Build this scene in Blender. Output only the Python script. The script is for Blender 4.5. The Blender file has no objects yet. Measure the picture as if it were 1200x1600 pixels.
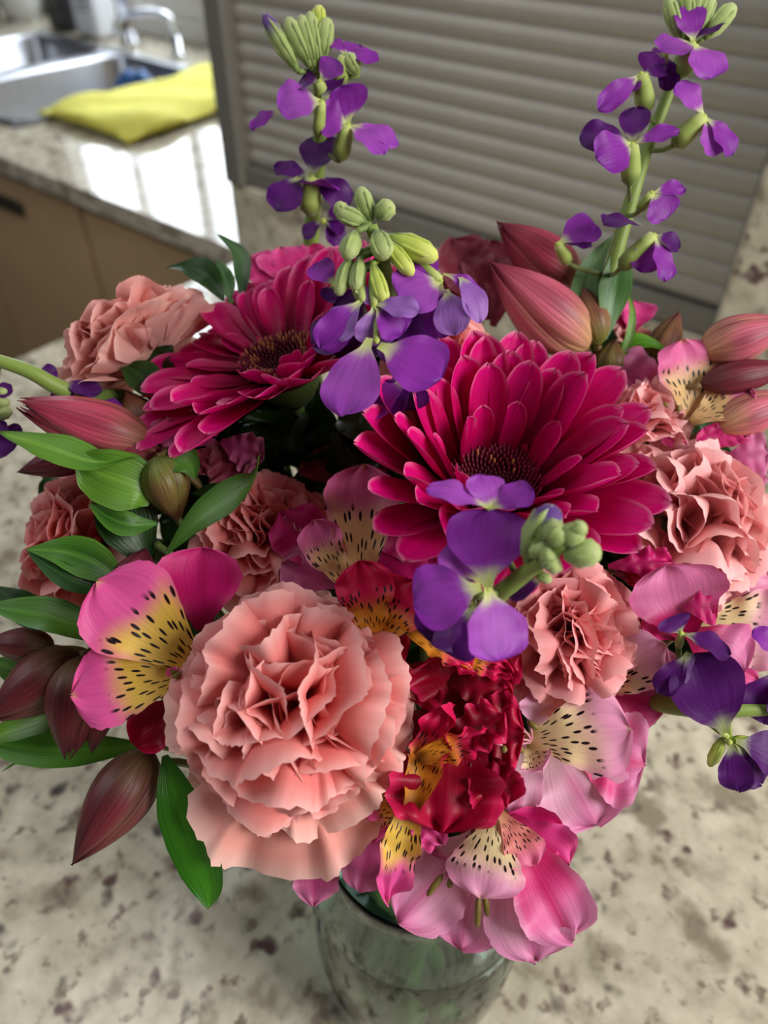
import bpy, math, random
import numpy as np
from mathutils import Matrix, Vector

# ------------------------------------------------------------------ camera
F_PX = 1202.0
PITCH, YAW, CAM_H = math.radians(42.0), math.radians(39.7), 0.50
FH = Vector((-math.sin(YAW), math.cos(YAW), 0)); RT = Vector((math.cos(YAW), math.sin(YAW), 0)); UPZ = Vector((0, 0, 1))
FW = FH * math.cos(PITCH) - UPZ * math.sin(PITCH); UP = FH * math.sin(PITCH) + UPZ * math.cos(PITCH)
CAM = Vector((0, 0, CAM_H))
scene = bpy.context.scene
COL = scene.collection
cd = bpy.data.cameras.new('camera'); cam = bpy.data.objects.new('camera', cd); COL.objects.link(cam)
cd.sensor_fit = 'VERTICAL'; cd.sensor_height = 36.0; cd.lens = 36.0 * F_PX / 1600.0
cd.clip_start = 0.01; cd.clip_end = 60
cam.matrix_world = Matrix((( RT.x, UP.x, -FW.x, CAM.x), (RT.y, UP.y, -FW.y, CAM.y), (RT.z, UP.z, -FW.z, CAM.z), (0, 0, 0, 1)))
cd.dof.use_dof = True; cd.dof.focus_distance = 0.29; cd.dof.aperture_fstop = 6.5
scene.camera = cam
# ------------------------------------------------------------------ world, light, exposure
scene.view_settings.view_transform = 'Standard'; scene.view_settings.look = 'None'
scene.view_settings.gamma = 1.0; scene.view_settings.exposure = 0.0
scene.view_settings.use_curve_mapping = False
wd = bpy.data.worlds.new('world'); scene.world = wd; wd.use_nodes = True
bg = wd.node_tree.nodes['Background']; bg.inputs[0].default_value = (0.93, 0.96, 1.0, 1); bg.inputs[1].default_value = 0.055
def area(name, loc, target, sx, sy, power, col):
    l = bpy.data.lights.new(name, 'AREA'); l.shape = 'RECTANGLE'; l.size = sx; l.size_y = sy; l.energy = power; l.color = col
    o = bpy.data.objects.new(name, l); COL.objects.link(o); o.location = loc
    o.rotation_euler = (Vector(target) - Vector(loc)).to_track_quat('-Z', 'Y').to_euler(); return o
area('assumed_right_light', (1.15, 0.50, 1.0), (-0.1, 0.2, 0.3), 0.8, 0.9, 32, (1.0, 0.97, 0.93))  # added key light, assumed from the brighter right-hand flowers; no window is built here
area('left_fill_light', (-1.6, -0.7, 1.4), (-0.1, 0.2, 0.3), 0.9, 0.9, 10, (0.93, 0.96, 1.0))  # added soft fill from the left; no window stands at this spot
area('overhead_fill_light', (-0.6, 0.3, 2.2), (-0.2, 0.3, 0.0), 1.2, 1.2, 8, (1.0, 0.98, 0.95))  # added fill from above

# ------------------------------------------------------------------ helpers
def W(px, py, d):                       # a point seen at (px, py) at a given distance along the optical axis
    return CAM + (FW + RT * ((px - 600) / F_PX) + UP * ((800 - py) / F_PX)) * d
def NV(x, y, z): return (RT * x + UP * y - FW * z).normalized()
def S(r, g, b):                         # sRGB 0-255 to linear
    f = lambda c: (c / 255) / 12.92 if c <= 10 else ((c / 255 + 0.055) / 1.055) ** 2.4
    return np.array([f(r), f(g), f(b)])
def mix(a, b, t): t = np.clip(t, 0, 1); t = np.asarray(t)[..., None]; return a * (1 - t) + b * t
def sm(a, b, x): t = np.clip((x - a) / (b - a), 0, 1); return t * t * (3 - 2 * t)
def mesh(name, verts, faces, cols=None, uvs=None, smooth=True):
    me = bpy.data.meshes.new(name); me.from_pydata([tuple(v) for v in verts], [], faces)
    if cols is not None:
        at = me.attributes.new('Col', 'FLOAT_COLOR', 'POINT')
        c = np.ones((len(verts), 4), np.float32); c[:, :3] = cols; at.data.foreach_set('color', c.ravel())
    if uvs is not None:
        ul = me.uv_layers.new(name='UVMap'); li = np.zeros(len(me.loops), np.int32); me.loops.foreach_get('vertex_index', li)
        ul.data.foreach_set('uv', np.asarray(uvs, np.float32)[li].ravel())
    if smooth: me.polygons.foreach_set('use_smooth', np.ones(len(me.polygons), bool))
    return me
def obj(name, me, m, parent=None, M=None):
    if m and not me.materials: me.materials.append(m)
    o = bpy.data.objects.new(name, me); COL.objects.link(o)
    if parent: o.parent = parent
    if M is not None: o.matrix_basis = M
    return o
def tag(o, label, cat, group=None, kind=None):
    if label: o['label'] = label
    if cat: o['category'] = cat
    if group: o['group'] = group
    if kind: o['kind'] = kind
    return o
def thing(name, label, cat, loc=(0, 0, 0), group=None):
    o = bpy.data.objects.new(name, None); COL.objects.link(o); o.location = loc; o.empty_display_size = 0.01
    return tag(o, label, cat, group)
class MB:                               # collects shapes into one mesh
    def __init__(s): s.v = []; s.f = []; s.c = []
    def add(s, v, f, c=None):
        n = len(s.v); s.v += [tuple(p) for p in v]; s.f += [tuple(i + n for i in q) for q in f]
        s.c += [tuple(c) if c is not None else (1, 1, 1)] * len(v) if c is None or np.ndim(c) == 1 else [tuple(k) for k in c]
    def box(s, a, b, c=None):
        (x0, y0, z0), (x1, y1, z1) = a, b
        s.add([(x0,y0,z0),(x1,y0,z0),(x1,y1,z0),(x0,y1,z0),(x0,y0,z1),(x1,y0,z1),(x1,y1,z1),(x0,y1,z1)],
              [(0,3,2,1),(4,5,6,7),(0,1,5,4),(1,2,6,5),(2,3,7,6),(3,0,4,7)], c)
    def tube(s, pts, rads, n=8, c=None, cap=True):
        pts = [Vector(p) for p in pts]; m = len(pts); v = []; f = []
        for i, p in enumerate(pts):
            t = (pts[min(i + 1, m - 1)] - pts[max(i - 1, 0)]).normalized()
            a = t.cross(Vector((0.31, 0.17, 0.93))).normalized(); b = t.cross(a)
            for k in range(n):
                q = 2 * math.pi * k / n; v.append(p + (a * math.cos(q) + b * math.sin(q)) * rads[i])
        for i in range(m - 1):
            for k in range(n): f.append((i*n+k, i*n+(k+1) % n, (i+1)*n+(k+1) % n, (i+1)*n+k))
        if cap: f.append(tuple(range(n))[::-1]); f.append(tuple((m-1)*n+k for k in range(n)))
        if c is not None and np.ndim(c) == 2: c = np.repeat(c, n, axis=0)
        s.add(v, f, c)
    def lathe(s, prof, n=24, c=None, origin=(0, 0, 0)):
        v = []; f = []; m = len(prof)
        for r, z in prof:
            for k in range(n):
                a = 2*math.pi*k/n; v.append((origin[0]+r*math.cos(a), origin[1]+r*math.sin(a), origin[2]+z))
        for i in range(m-1):
            for k in range(n): f.append((i*n+k, i*n+(k+1) % n, (i+1)*n+(k+1) % n, (i+1)*n+k))
        s.add(v, f, c)
    def build(s, name, m, parent=None, smooth=False, off=None, bevel=0, M=None):
        v = s.v if off is None else [(p[0]-off[0], p[1]-off[1], p[2]-off[2]) for p in s.v]
        me = mesh(name, v, s.f, np.array(s.c), None, smooth); o = obj(name, me, m, parent, M)
        if bevel:
            b = o.modifiers.new('bevel', 'BEVEL'); b.width = bevel; b.segments = 2; b.limit_method = 'ANGLE'
        return o
def spline(pts, n):                     # Catmull-Rom through points
    P = [np.array(p, float) for p in pts]; P = [2*P[0]-P[1]] + P + [2*P[-1]-P[-2]]; out = []
    segs = len(P) - 3
    for i in range(n):
        t = i / (n - 1) * segs; k = min(int(t), segs - 1); t -= k; a, b, c, d = P[k:k+4]
        out.append(0.5*((2*b)+(c-a)*t+(2*a-5*b+4*c-d)*t*t+(3*b-a-3*c+d)*t**3))
    return np.array(out)

# ------------------------------------------------------------------ materials
def nt(name):
    m = bpy.data.materials.new(name); m.use_nodes = True; t = m.node_tree; return m, t, t.nodes['Principled BSDF'], t.nodes['Material Output']
def plain(name, col, rough=0.5, metal=0.0, noise=0.0, scale=20, bump=0.0, coat=0.0):
    m, t, p, o = nt(name); p.inputs['Roughness'].default_value = rough; p.inputs['Metallic'].default_value = metal
    p.inputs['Coat Weight'].default_value = coat
    tc = t.nodes.new('ShaderNodeTexCoord'); nz = t.nodes.new('ShaderNodeTexNoise'); nz.inputs['Scale'].default_value = scale; nz.inputs['Detail'].default_value = 5
    t.links.new(tc.outputs['Object'], nz.inputs['Vector'])
    r = t.nodes.new('ShaderNodeValToRGB'); c = np.array(col)
    r.color_ramp.elements[0].position = 0.3; r.color_ramp.elements[1].position = 0.7
    r.color_ramp.elements[0].color = (*np.clip(c*(1-noise), 0, 1), 1); r.color_ramp.elements[1].color = (*np.clip(c*(1+noise), 0, 1), 1)
    t.links.new(nz.outputs['Fac'], r.inputs['Fac']); t.links.new(r.outputs['Color'], p.inputs['Base Color'])
    if bump:
        b = t.nodes.new('ShaderNodeBump'); b.inputs['Strength'].default_value = bump; b.inputs['Distance'].default_value = 0.002
        t.links.new(nz.outputs['Fac'], b.inputs['Height']); t.links.new(b.outputs['Normal'], p.inputs['Normal'])
    return m
def petal_mat(name, rough=0.5, trans=0.3, vein=0.25, veinscale=26, sheen=0.0, spots=None, spec=0.3, var=0.12):
    m, t, p, o = nt(name); N = t.nodes.new; L = t.links.new
    at = N('ShaderNodeAttribute'); at.attribute_name = 'Col'
    uv = N('ShaderNodeUVMap'); mp = N('ShaderNodeMapping'); mp.inputs['Scale'].default_value = (veinscale, 1.6, 1); L(uv.outputs[0], mp.inputs[0])
    nz = N('ShaderNodeTexNoise'); nz.inputs['Scale'].default_value = 1.0; nz.inputs['Detail'].default_value = 3; L(mp.outputs[0], nz.inputs['Vector'])
    mr = N('ShaderNodeMapRange'); mr.inputs['From Min'].default_value = 0.3; mr.inputs['From Max'].default_value = 0.7
    mr.inputs['To Min'].default_value = 1 - var; mr.inputs['To Max'].default_value = 1 + var; L(nz.outputs['Fac'], mr.inputs['Value'])
    mu = N('ShaderNodeVectorMath'); mu.operation = 'SCALE'; L(at.outputs['Color'], mu.inputs[0]); L(mr.outputs[0], mu.inputs['Scale'])
    col = mu.outputs[0]
    if spots:
        sx, sy, thr, v0, v1 = spots
        m2 = N('ShaderNodeMapping'); m2.inputs['Scale'].default_value = (sx, sy, 1); L(uv.outputs[0], m2.inputs[0])
        oi = N('ShaderNodeObjectInfo'); sc = N('ShaderNodeVectorMath'); sc.operation = 'SCALE'; sc.inputs[0].default_value = (37.0, 23.0, 0); L(oi.outputs['Random'], sc.inputs['Scale'])
        ad = N('ShaderNodeVectorMath'); L(m2.outputs[0], ad.inputs[0]); L(sc.outputs[0], ad.inputs[1])
        vo = N('ShaderNodeTexVoronoi'); vo.voronoi_dimensions = '2D'; vo.inputs['Scale'].default_value = 1; vo.inputs['Randomness'].default_value = 0.8; L(ad.outputs[0], vo.inputs['Vector'])
        lt = N('ShaderNodeMapRange'); lt.interpolation_type = 'SMOOTHSTEP'; lt.inputs['From Min'].default_value = thr + 0.04; lt.inputs['From Max'].default_value = thr - 0.03; L(vo.outputs['Distance'], lt.inputs['Value'])
        se = N('ShaderNodeSeparateXYZ'); L(uv.outputs[0], se.inputs[0])
        a = N('ShaderNodeMapRange'); a.inputs['From Min'].default_value = v0; a.inputs['From Max'].default_value = v0 + 0.05; L(se.outputs['Y'], a.inputs['Value'])
        b = N('ShaderNodeMapRange'); b.inputs['From Min'].default_value = v1; b.inputs['From Max'].default_value = v1 - 0.06; L(se.outputs['Y'], b.inputs['Value'])
        e = N('ShaderNodeMath'); e.operation = 'MULTIPLY'; L(a.outputs[0], e.inputs[0]); L(b.outputs[0], e.inputs[1])
        f = N('ShaderNodeMath'); f.operation = 'MULTIPLY'; L(e.outputs[0], f.inputs[0]); L(lt.outputs[0], f.inputs[1])
        mx = N('ShaderNodeMix'); mx.data_type = 'RGBA'; mx.inputs['B'].default_value = (0.016, 0.002, 0.006, 1); L(f.outputs[0], mx.inputs['Factor']); L(col, mx.inputs['A']); col = mx.outputs['Result']
    L(col, p.inputs['Base Color']); p.inputs['Roughness'].default_value = rough; p.inputs['Specular IOR Level'].default_value = spec
    p.inputs['Sheen Weight'].default_value = sheen; p.inputs['Sheen Roughness'].default_value = 0.4
    if vein:
        b = N('ShaderNodeBump'); b.inputs['Strength'].default_value = vein; b.inputs['Distance'].default_value = 0.0006
        L(nz.outputs['Fac'], b.inputs['Height']); L(b.outputs['Normal'], p.inputs['Normal'])
    if trans:
        tr = N('ShaderNodeBsdfTranslucent'); L(col, tr.inputs['Color']); ms = N('ShaderNodeMixShader'); ms.inputs[0].default_value = trans
        L(p.outputs[0], ms.inputs[1]); L(tr.outputs[0], ms.inputs[2]); L(ms.outputs[0], o.inputs['Surface'])
    return m
M_GERB = petal_mat('gerbera_petal', 0.42, 0.22, 0.5, 14, 0.0, var=0.10)
M_CARN = petal_mat('carnation_petal', 0.6, 0.24, 0.15, 22, 0.0, var=0.05, spec=0.2)
M_STOCK = petal_mat('stock_petal', 0.5, 0.25, 0.4, 10, 0.05, var=0.14)
M_ALST = petal_mat('alstroemeria_petal', 0.45, 0.28, 0.3, 26, 0.0, var=0.10)
M_SPOT = petal_mat('alstroemeria_spotted_petal', 0.45, 0.25, 0.3, 26, 0.0, spots=(10.5, 5.2, 0.205, 0.14, 0.72), var=0.08)
M_BUD = petal_mat('alstroemeria_bud_skin', 0.45, 0.06, 0.6, 22, 0.0, var=0.34, spec=0.4)
M_LEAF = petal_mat('leaf_blade', 0.34, 0.25, 0.5, 22, 0.0, var=0.16, spec=0.5)
M_STEM = petal_mat('flower_stem', 0.45, 0.0, 0.0, 6, 0.1, var=0.10)
M_FUZZ = petal_mat('stock_green_bud', 0.6, 0.08, 0.0, 9, 0.35, var=0.14)
M_DISC = petal_mat('gerbera_disc', 0.55, 0.0, 0.0, 9, 0.0, var=0.1)
# ------------------------------------------------------------------ setting
def granite(name, rough=0.16, gloss=0.5):
    m, t, p, o = nt(name); N = t.nodes.new; L = t.links.new
    tc = N('ShaderNodeTexCoord')
    def noise(scale, det, dist=0.0, rgh=0.55):
        n = N('ShaderNodeTexNoise'); n.inputs['Scale'].default_value = scale; n.inputs['Detail'].default_value = det; n.inputs['Distortion'].default_value = dist; n.inputs['Roughness'].default_value = rgh
        L(tc.outputs['Object'], n.inputs['Vector']); return n.outputs['Fac']
    def ramp(src, stops):
        r = N('ShaderNodeValToRGB'); e = r.color_ramp.elements
        while len(e) < len(stops): e.new(0.5)
        for q, (pos, c) in zip(e, stops): q.position = pos; q.color = (*c, 1)
        L(src, r.inputs['Fac']); return r.outputs['Color']
    base = ramp(noise(42, 6, 0.0), [(0.28, S(150, 142, 122)), (0.45, S(198, 190, 168)), (0.6, S(214, 206, 184)), (0.75, S(228, 220, 200))])
    def over(cur, src, stops_fac, c):
        f = N('ShaderNodeMapRange'); f.interpolation_type = 'SMOOTHSTEP'; f.inputs['From Min'].default_value = stops_fac[0]; f.inputs['From Max'].default_value = stops_fac[1]; L(src, f.inputs['Value'])
        mx = N('ShaderNodeMix'); mx.data_type = 'RGBA'; mx.inputs['B'].default_value = (*c, 1); L(f.outputs[0], mx.inputs['Factor']); L(cur, mx.inputs['A']); return mx.outputs['Result']
    c = over(base, noise(22, 4, 0.0), (0.52, 0.66), S(150, 140, 120))
    c = over(c, noise(75, 3, 0.0), (0.56, 0.70), S(134, 120, 106))
    c = over(c, noise(52, 2, 0.0, 0.5), (0.60, 0.74), S(100, 78, 76))
    c = over(c, noise(40, 2, 0.0, 0.5), (0.62, 0.76), S(80, 74, 72))
    L(c, p.inputs['Base Color']); p.inputs['Roughness'].default_value = rough; p.inputs['Specular IOR Level'].default_value = gloss
    return m
M_GRAN = granite('polished_granite', 0.10)
M_GRANW = granite('granite_wall_slab', 0.35, 0.35)
M_SLAT = plain('shutter_slat_metal', S(170, 165, 155), 0.45, 0.1, 0.03, 60)
M_RAIL = plain('shutter_rail_metal', S(128, 125, 118), 0.4, 0.2, 0.03, 60)
M_BEIGE = plain('cabinet_beige_laminate', S(200, 168, 126), 0.45, 0, 0.05, 9)
M_DARK = plain('dark_gap', S(46, 38, 30), 0.7, 0, 0.05, 9)
M_STEEL = plain('brushed_steel', S(190, 192, 198), 0.28, 0.95, 0.06, 40)
M_CHROME = plain('chrome', S(225, 226, 230), 0.08, 1.0, 0.02, 10)
M_WALL = plain('wall_paint', S(214, 211, 204), 0.6, 0, 0.03, 6)
M_FLOOR = plain('floor_tile', S(120, 108, 92), 0.5, 0, 0.08, 4)
M_WHITE = plain('white_plastic', S(232, 234, 236), 0.35, 0, 0.02, 10)
M_BLACK = plain('black_plastic', S(46, 44, 48), 0.35, 0, 0.05, 20)
M_CLOTH = plain('yellow_cloth', S(226, 219, 92), 0.85, 0, 0.10, 26, 0.5)
M_BLUE = plain('blue_rubber', S(64, 104, 160), 0.5, 0, 0.15, 20)
CX, CY = -0.889, 0.752               # inner corner of the worktop
# worktop of polished granite: peninsula and sink run, with the sink cut-out
b = MB(); th = 0.035
for (x0, x1, y0, y1) in [(CX, 1.4, -1.2, CY), (CX, 1.4, CY, 1.70), (-1.76, CX, CY, 1.70), (-3.6, -2.62, CY, 1.70), (-2.62, -1.76, CY, 0.87), (-2.62, -1.76, 1.46, 1.70)]:
    b.box((x0, y0, -th), (x1, y1, 0))
o = b.build('worktop', M_GRAN); tag(o, 'L-shaped speckled cream granite worktop carrying the vase and the sink', 'countertop')
# floor, walls
b = MB(); b.box((-4, -2, -0.95), (2, 2, -0.90)); tag(b.build('floor', M_FLOOR), None, None, kind='structure')
b = MB(); WX0, WX1, WZ0, WZ1 = -3.05, -1.52, 0.22, 1.25
for q in [((-4, 1.70, -0.9), (WX0, 1.82, 1.9)), ((WX1, 1.70, -0.9), (2, 1.82, 1.9)), ((WX0, 1.70, -0.9), (WX1, 1.82, WZ0)), ((WX0, 1.70, WZ1), (WX1, 1.82, 1.9))]: b.box(*q)
tag(b.build('wall_back', M_WALL), None, None, kind='structure')
b = MB(); b.box((-3.6, 1.682, 0.0), (-0.95, 1.70, 0.055)); b.box((-3.6, 1.668, 0.135), (-0.95, 1.70, 0.165)); tag(b.build('trim_1', M_WALL, bevel=0.004), None, None, kind='structure')
# window over the sink: frame, mullions and bright panes
wn = thing('window_1', None, None, ((WX0+WX1)/2, 1.76, WZ0)); wn['kind'] = 'structure'
mg, t, p, o_ = nt('daylit_pane'); p.inputs['Base Color'].default_value = (0.9, 0.95, 1, 1); p.inputs['Emission Color'].default_value = (0.86, 0.93, 1.0, 1); p.inputs['Emission Strength'].default_value = 11.0
nw = 4; pw = (WX1-WX0)/nw; f = MB()
for i in range(nw+1): f.box((WX0+i*pw-0.035, 1.735, WZ0), (WX0+i*pw+0.035, 1.775, WZ1))
for z in (WZ0, (WZ0+WZ1)*0.62, WZ1): f.box((WX0, 1.735, z-0.03), (WX1, 1.775, z+0.03))
f.build('window_frame', M_WHITE, wn, off=wn.location, bevel=0.003)
for i in range(nw):
    for z0, z1 in ((WZ0, (WZ0+WZ1)*0.62), ((WZ0+WZ1)*0.62, WZ1)):
        q = MB(); q.box((WX0+i*pw+0.03, 1.778, z0+0.02), (WX0+(i+1)*pw-0.03, 1.782, z1-0.02)); q.build('pane', mg, wn, off=wn.location)
# granite kerb under the shutter and granite wall to the right of it
b = MB(); b.box((-0.915, CY-0.005, 0.0), (1.4, CY+0.06, 0.106)); tag(b.build('trim_2', M_GRANW, bevel=0.003), None, None, kind='structure')
b = MB(); b.box((-0.186, CY-0.03, 0.0), (0.5, CY+0.06, 0.62)); tag(b.build('wall_right', M_GRANW, bevel=0.006), None, None, kind='structure')
# roller shutter of grey slats
sh = thing('roller_shutter', 'grey metal roller shutter of horizontal slats behind the bouquet', 'shutter', (-0.55, CY, 0.106))
pitch = 0.0216; x0, x1 = -0.882, -0.19; prof = []
for k in range(9):
    s_ = k/8; prof.append((CY+0.010-0.0042*math.sin(math.pi*s_)**0.8, s_*(pitch-0.0002)))
prof += [(CY+0.016, pitch-0.0002), (CY+0.016, 0.0)]
v = [(x0-sh.location.x, y-sh.location.y, z) for y, z in prof] + [(x1-sh.location.x, y-sh.location.y, z) for y, z in prof]; n = len(prof)
fc = [(k, n+k, n+(k+1) % n, (k+1) % n) for k in range(n)] + [tuple(range(n)), tuple(range(2*n-1, n-1, -1))]
sl = mesh('slat', v, fc, smooth=False)
for i in range(20): obj('slat', sl, M_SLAT, sh, Matrix.Translation((0, 0, 0.030+i*pitch)))
b = MB(); b.box((x0, CY+0.013, 0.13), (x1, CY+0.017, 0.58)); b.build('backing', M_DARK, sh, off=sh.location)
b = MB(); b.box((x0, CY+0.000, 0.107), (x1, CY+0.018, 0.134)); b.build('bottom_rail', M_RAIL, sh, off=sh.location, bevel=0.003)
for xa, xb in ((-0.915, -0.880), (-0.1915, -0.187)):
    b = MB(); b.box((xa, CY-0.012, 0.107), (xb, CY+0.03, 0.60)); b.build('side_rail', M_RAIL, sh, off=sh.location, bevel=0.003)
ca = thing('appliance_cabinet', 'tall beige cabinet box closed by the roller shutter', 'cabinet', (-0.55, 1.2, 0))
b = MB(); b.box((-0.905, CY+0.062, 0.0), (-0.885, 1.665, 0.60)); b.build('side_panel', M_BEIGE, ca, off=ca.location)
b = MB(); b.box((-0.905, CY+0.062, 0.601), (-0.186, 1.665, 0.62)); b.build('top_panel', M_BEIGE, ca, off=ca.location)
# base cabinets under the sink run
for i, (xa, xb, lab) in enumerate(((-1.405, -0.905, 'beige base cabinet under the worktop next to the peninsula corner'), (-1.895, -1.41, 'beige base cabinet with dark finger-pull under the sink cloth'), (-2.40, -1.90, 'beige base cabinet at the far left of the photo'))):
    c_ = thing('base_cabinet', lab, 'cabinet', ((xa+xb)/2, CY+0.05, -0.9), 'base cabinets')
    b = MB(); b.box((xa, CY+0.045, -0.82), (xb, 1.60, -0.215 if i else -0.037)); b.build("body", M_DARK, c_, off=c_.location)
    b = MB(); b.box((xa+0.003, CY+0.022, -0.80), (xb-0.003, CY+0.043, -0.058)); d_ = b.build('door', M_BEIGE, c_, off=c_.location, bevel=0.002)
    if i: b = MB(); b.box((xb-0.36, CY+0.008, -0.125), (xb-0.22, CY+0.021, -0.098)); b.build('handle', M_DARK, d_, off=c_.location, bevel=0.004)
b = MB(); b.box((-0.87, -1.15, -0.82), (1.35, CY-0.02, -0.037)); tag(b.build('peninsula_cabinet', M_BEIGE, bevel=0.003), 'beige cabinet carcass under the granite peninsula', 'cabinet')
# double bowl steel sink
sk = thing('kitchen_sink', 'stainless steel double-bowl kitchen sink', 'sink', (-2.2, 1.15, 0))
def bowl(xa, xb, ya, yb, dep):
    bm = MB(); n = 40; rings = []
    def rr(ex, z, rad):
        pts = []; cx, cy, hx, hy = (xa+xb)/2, (ya+yb)/2, (xb-xa)/2+ex, (yb-ya)/2+ex
        for k in range(n):
            a = 2*math.pi*k/n; c, s_ = math.cos(a), math.sin(a); e = 0.28
            pts.append((cx+hx*math.copysign(abs(c)**e, c), cy+hy*math.copysign(abs(s_)**e, s_), z))
        return pts
    rs = [rr(0.022, 0.001, 0), rr(0.02, 0.006, 0), rr(0.004, 0.007, 0), rr(0, 0.0, 0), rr(-0.006, -dep*0.8, 0), rr(-0.03, -dep*0.97, 0), rr(-0.08, -dep, 0)]
    v = [p_ for r_ in rs for p_ in r_]; f_ = []
    for i in range(len(rs)-1):
        for k in range(n): f_.append((i*n+k, i*n+(k+1) % n, (i+1)*n+(k+1) % n, (i+1)*n+k))
    f_.append(tuple((len(rs)-1)*n+k for k in range(n)))
    bm.add(v, f_); return bm
for q in ((-2.17, -1.785, 0.895, 1.435, 0.19), (-2.595, -2.24, 1.03, 1.435, 0.15)):
    bo = bowl(*q).build('bowl', M_STEEL, sk, True, off=sk.location)
    b = MB(); b.lathe([(0.0, 0.006), (0.03, 0.006), (0.042, 0.002), (0.045, 0.0)], 24, None, ((q[0]+q[1])/2, (q[2]+q[3])/2, -q[4])); b.build('drain', M_CHROME, bo, True, off=sk.location)
b = MB(); b.box((-2.63, 0.875, -0.02), (-2.618, 1.455, 0.004)); b.box((-2.225, 0.89, -0.02), (-2.185, 1.44, 0.0075)); b.box((-2.60, 0.89, -0.02), (-2.235, 1.01, 0.006)); b.box((-2.62, 1.452, -0.02), (-1.765, 1.475, 0.006))
b.build('rim', M_STEEL, sk, off=sk.location, bevel=0.002)
# tap
fa = thing('kitchen_tap', 'chrome kitchen tap behind the double sink', 'tap', (-2.25, 1.54, 0))
b = MB(); b.lathe([(0.0, 0), (0.032, 0), (0.032, 0.012), (0.024, 0.02), (0.022, 0.12), (0.026, 0.13), (0.026, 0.2), (0.0, 0.205)], 20); b.build('tap_body', M_CHROME, fa, True)
b = MB(); b.tube(spline([(0, 0, 0.16), (0.01, -0.06, 0.27), (0.06, -0.16, 0.26), (0.08, -0.20, 0.17)], 14), [0.014]*14, 12); b.build('spout', M_CHROME, fa, True)
b = MB(); b.tube(spline([(0, 0, 0.20), (-0.03, 0, 0.235), (-0.10, 0.02, 0.26)], 8), [0.013]*3+[0.009]*5, 10); b.build('lever', M_CHROME, fa, True)
f2 = thing('water_filter_tap', 'small chrome filter tap beside the kitchen tap', 'tap', (-2.02, 1.53, 0))
b = MB(); b.lathe([(0.0, 0), (0.022, 0), (0.022, 0.01), (0.013, 0.015), (0.013, 0.055), (0.0, 0.056)], 16); b.build('tap_base', M_CHROME, f2, True)
b = MB(); b.tube(spline([(0, 0, 0.05), (-0.005, -0.01, 0.10), (-0.05, -0.05, 0.112), (-0.10, -0.10, 0.10), (-0.11, -0.115, 0.06)], 14), [0.0085]*14, 10); b.build('spout', M_CHROME, f2, True)
# soap bottle, white dispenser, white cup
sb = thing('dish_soap_bottle', 'dark dish-soap bottle with faint pale lettering behind the sink', 'bottle', (-2.60, 1.56, 0))
b = MB(); b.box((-0.062, -0.035, 0), (0.045, 0.035, 0.24)); b.build('bottle_body', M_BLACK, sb, bevel=0.012)
b = MB(); b.lathe([(0.0, 0.24), (0.018, 0.24), (0.018, 0.27), (0.0, 0.27)], 14); b.build('cap', M_WHITE, sb, True)
for k in range(4):
    b = MB(); z = 0.075+k*0.024; b.tube(spline([(-0.02, -0.0357, z), (0.012, -0.0357, z+0.003), (0.012, -0.0357, z+0.014), (-0.016, -0.0357, z+0.013)], 8), [0.0028]*8, 5); b.build('lettering', M_RAIL, sb, True)
wb = thing('white_dispenser', 'white dispenser with grey stripes between soap bottle and tap', 'dispenser', (-2.44, 1.56, 0))
b = MB(); b.box((-0.06, -0.045, 0), (0.065, 0.04, 0.26)); b.build('dispenser_body', M_WHITE, wb, bevel=0.02)
for k in range(6):
    b = MB(); b.box((-0.025, -0.0465, 0.075+k*0.014), (0.04, -0.0452, 0.080+k*0.014)); b.build('stripe', M_RAIL, wb)
b = MB(); b.lathe([(0.0, 0.004), (0.045, 0.004), (0.05, 0.0), (0.052, 0.0), (0.075, 0.15), (0.072, 0.15), (0.05, 0.01), (0.0, 0.01)], 28, None, (0, 0, 0)); o = b.build('white_bowl', M_WHITE, None, True); o.location = (-2.86, 1.56, 0); tag(o, 'bright white bowl at the top left behind the sink', 'bowl')
# folded yellow cloth over the sink rim, blue glove in the bowl
rng = np.random.default_rng(5); nx, ny = 30, 40; v = []; fc = []
for lay, z0, sgn in ((0, 0.030, 1), (1, 0.004, -1)):
    for i in range(nx):
        for j in range(ny):
            a, c_ = i/(nx-1), j/(ny-1)
            x = -1.80+0.315*a+0.012*math.sin(7*c_+1)*a; y = 0.955+(0.56+0.02*math.sin(5*a))*c_ + 0.06*(1-c_)*a*0
            if lay == 0: z = z0+0.006*math.sin(9*c_+4*a)*math.sin(5*a+2*c_)+0.004*math.sin(19*c_-9*a)-0.020*(abs(2*a-1)**6)-0.016*(abs(2*c_-1)**8)
            else: z = z0+0.004
            v.append((x+1.64, y-1.18, z))
for lay in (0, 1):
    for i in range(nx-1):
        for j in range(ny-1):
            q = lay*nx*ny+i*ny+j; k = (q, q+ny, q+ny+1, q+1); fc.append(k if lay == 0 else k[::-1])
ed = [i*ny for i in range(nx)]+[(nx-1)*ny+j for j in range(1, ny)]+[i*ny+ny-1 for i in range(nx-2, -1, -1)]+[j for j in range(ny-2, 0, -1)]
for k in range(len(ed)): a, c_ = ed[k], ed[(k+1) % len(ed)]; fc.append((a, nx*ny+a, nx*ny+c_, c_))
o = obj('yellow_cloth', mesh('yellow_cloth', v, fc), M_CLOTH); o.location = (-1.64, 1.18, 0.006); o.rotation_euler.z = 0.0; tag(o, 'folded yellow cleaning cloth over the edge of the sink', 'cloth')
b = MB(); rnd = random.Random(3)
b.tube(spline([(-0.12, -0.03, 0.02), (-0.04, 0.02, 0.04), (0.05, 0.0, 0.045), (0.12, 0.05, 0.03)], 14), [0.012, 0.03, 0.04, 0.045, 0.05, 0.045, 0.04, 0.045, 0.05, 0.045, 0.04, 0.035, 0.03, 0.012], 12)
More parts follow.
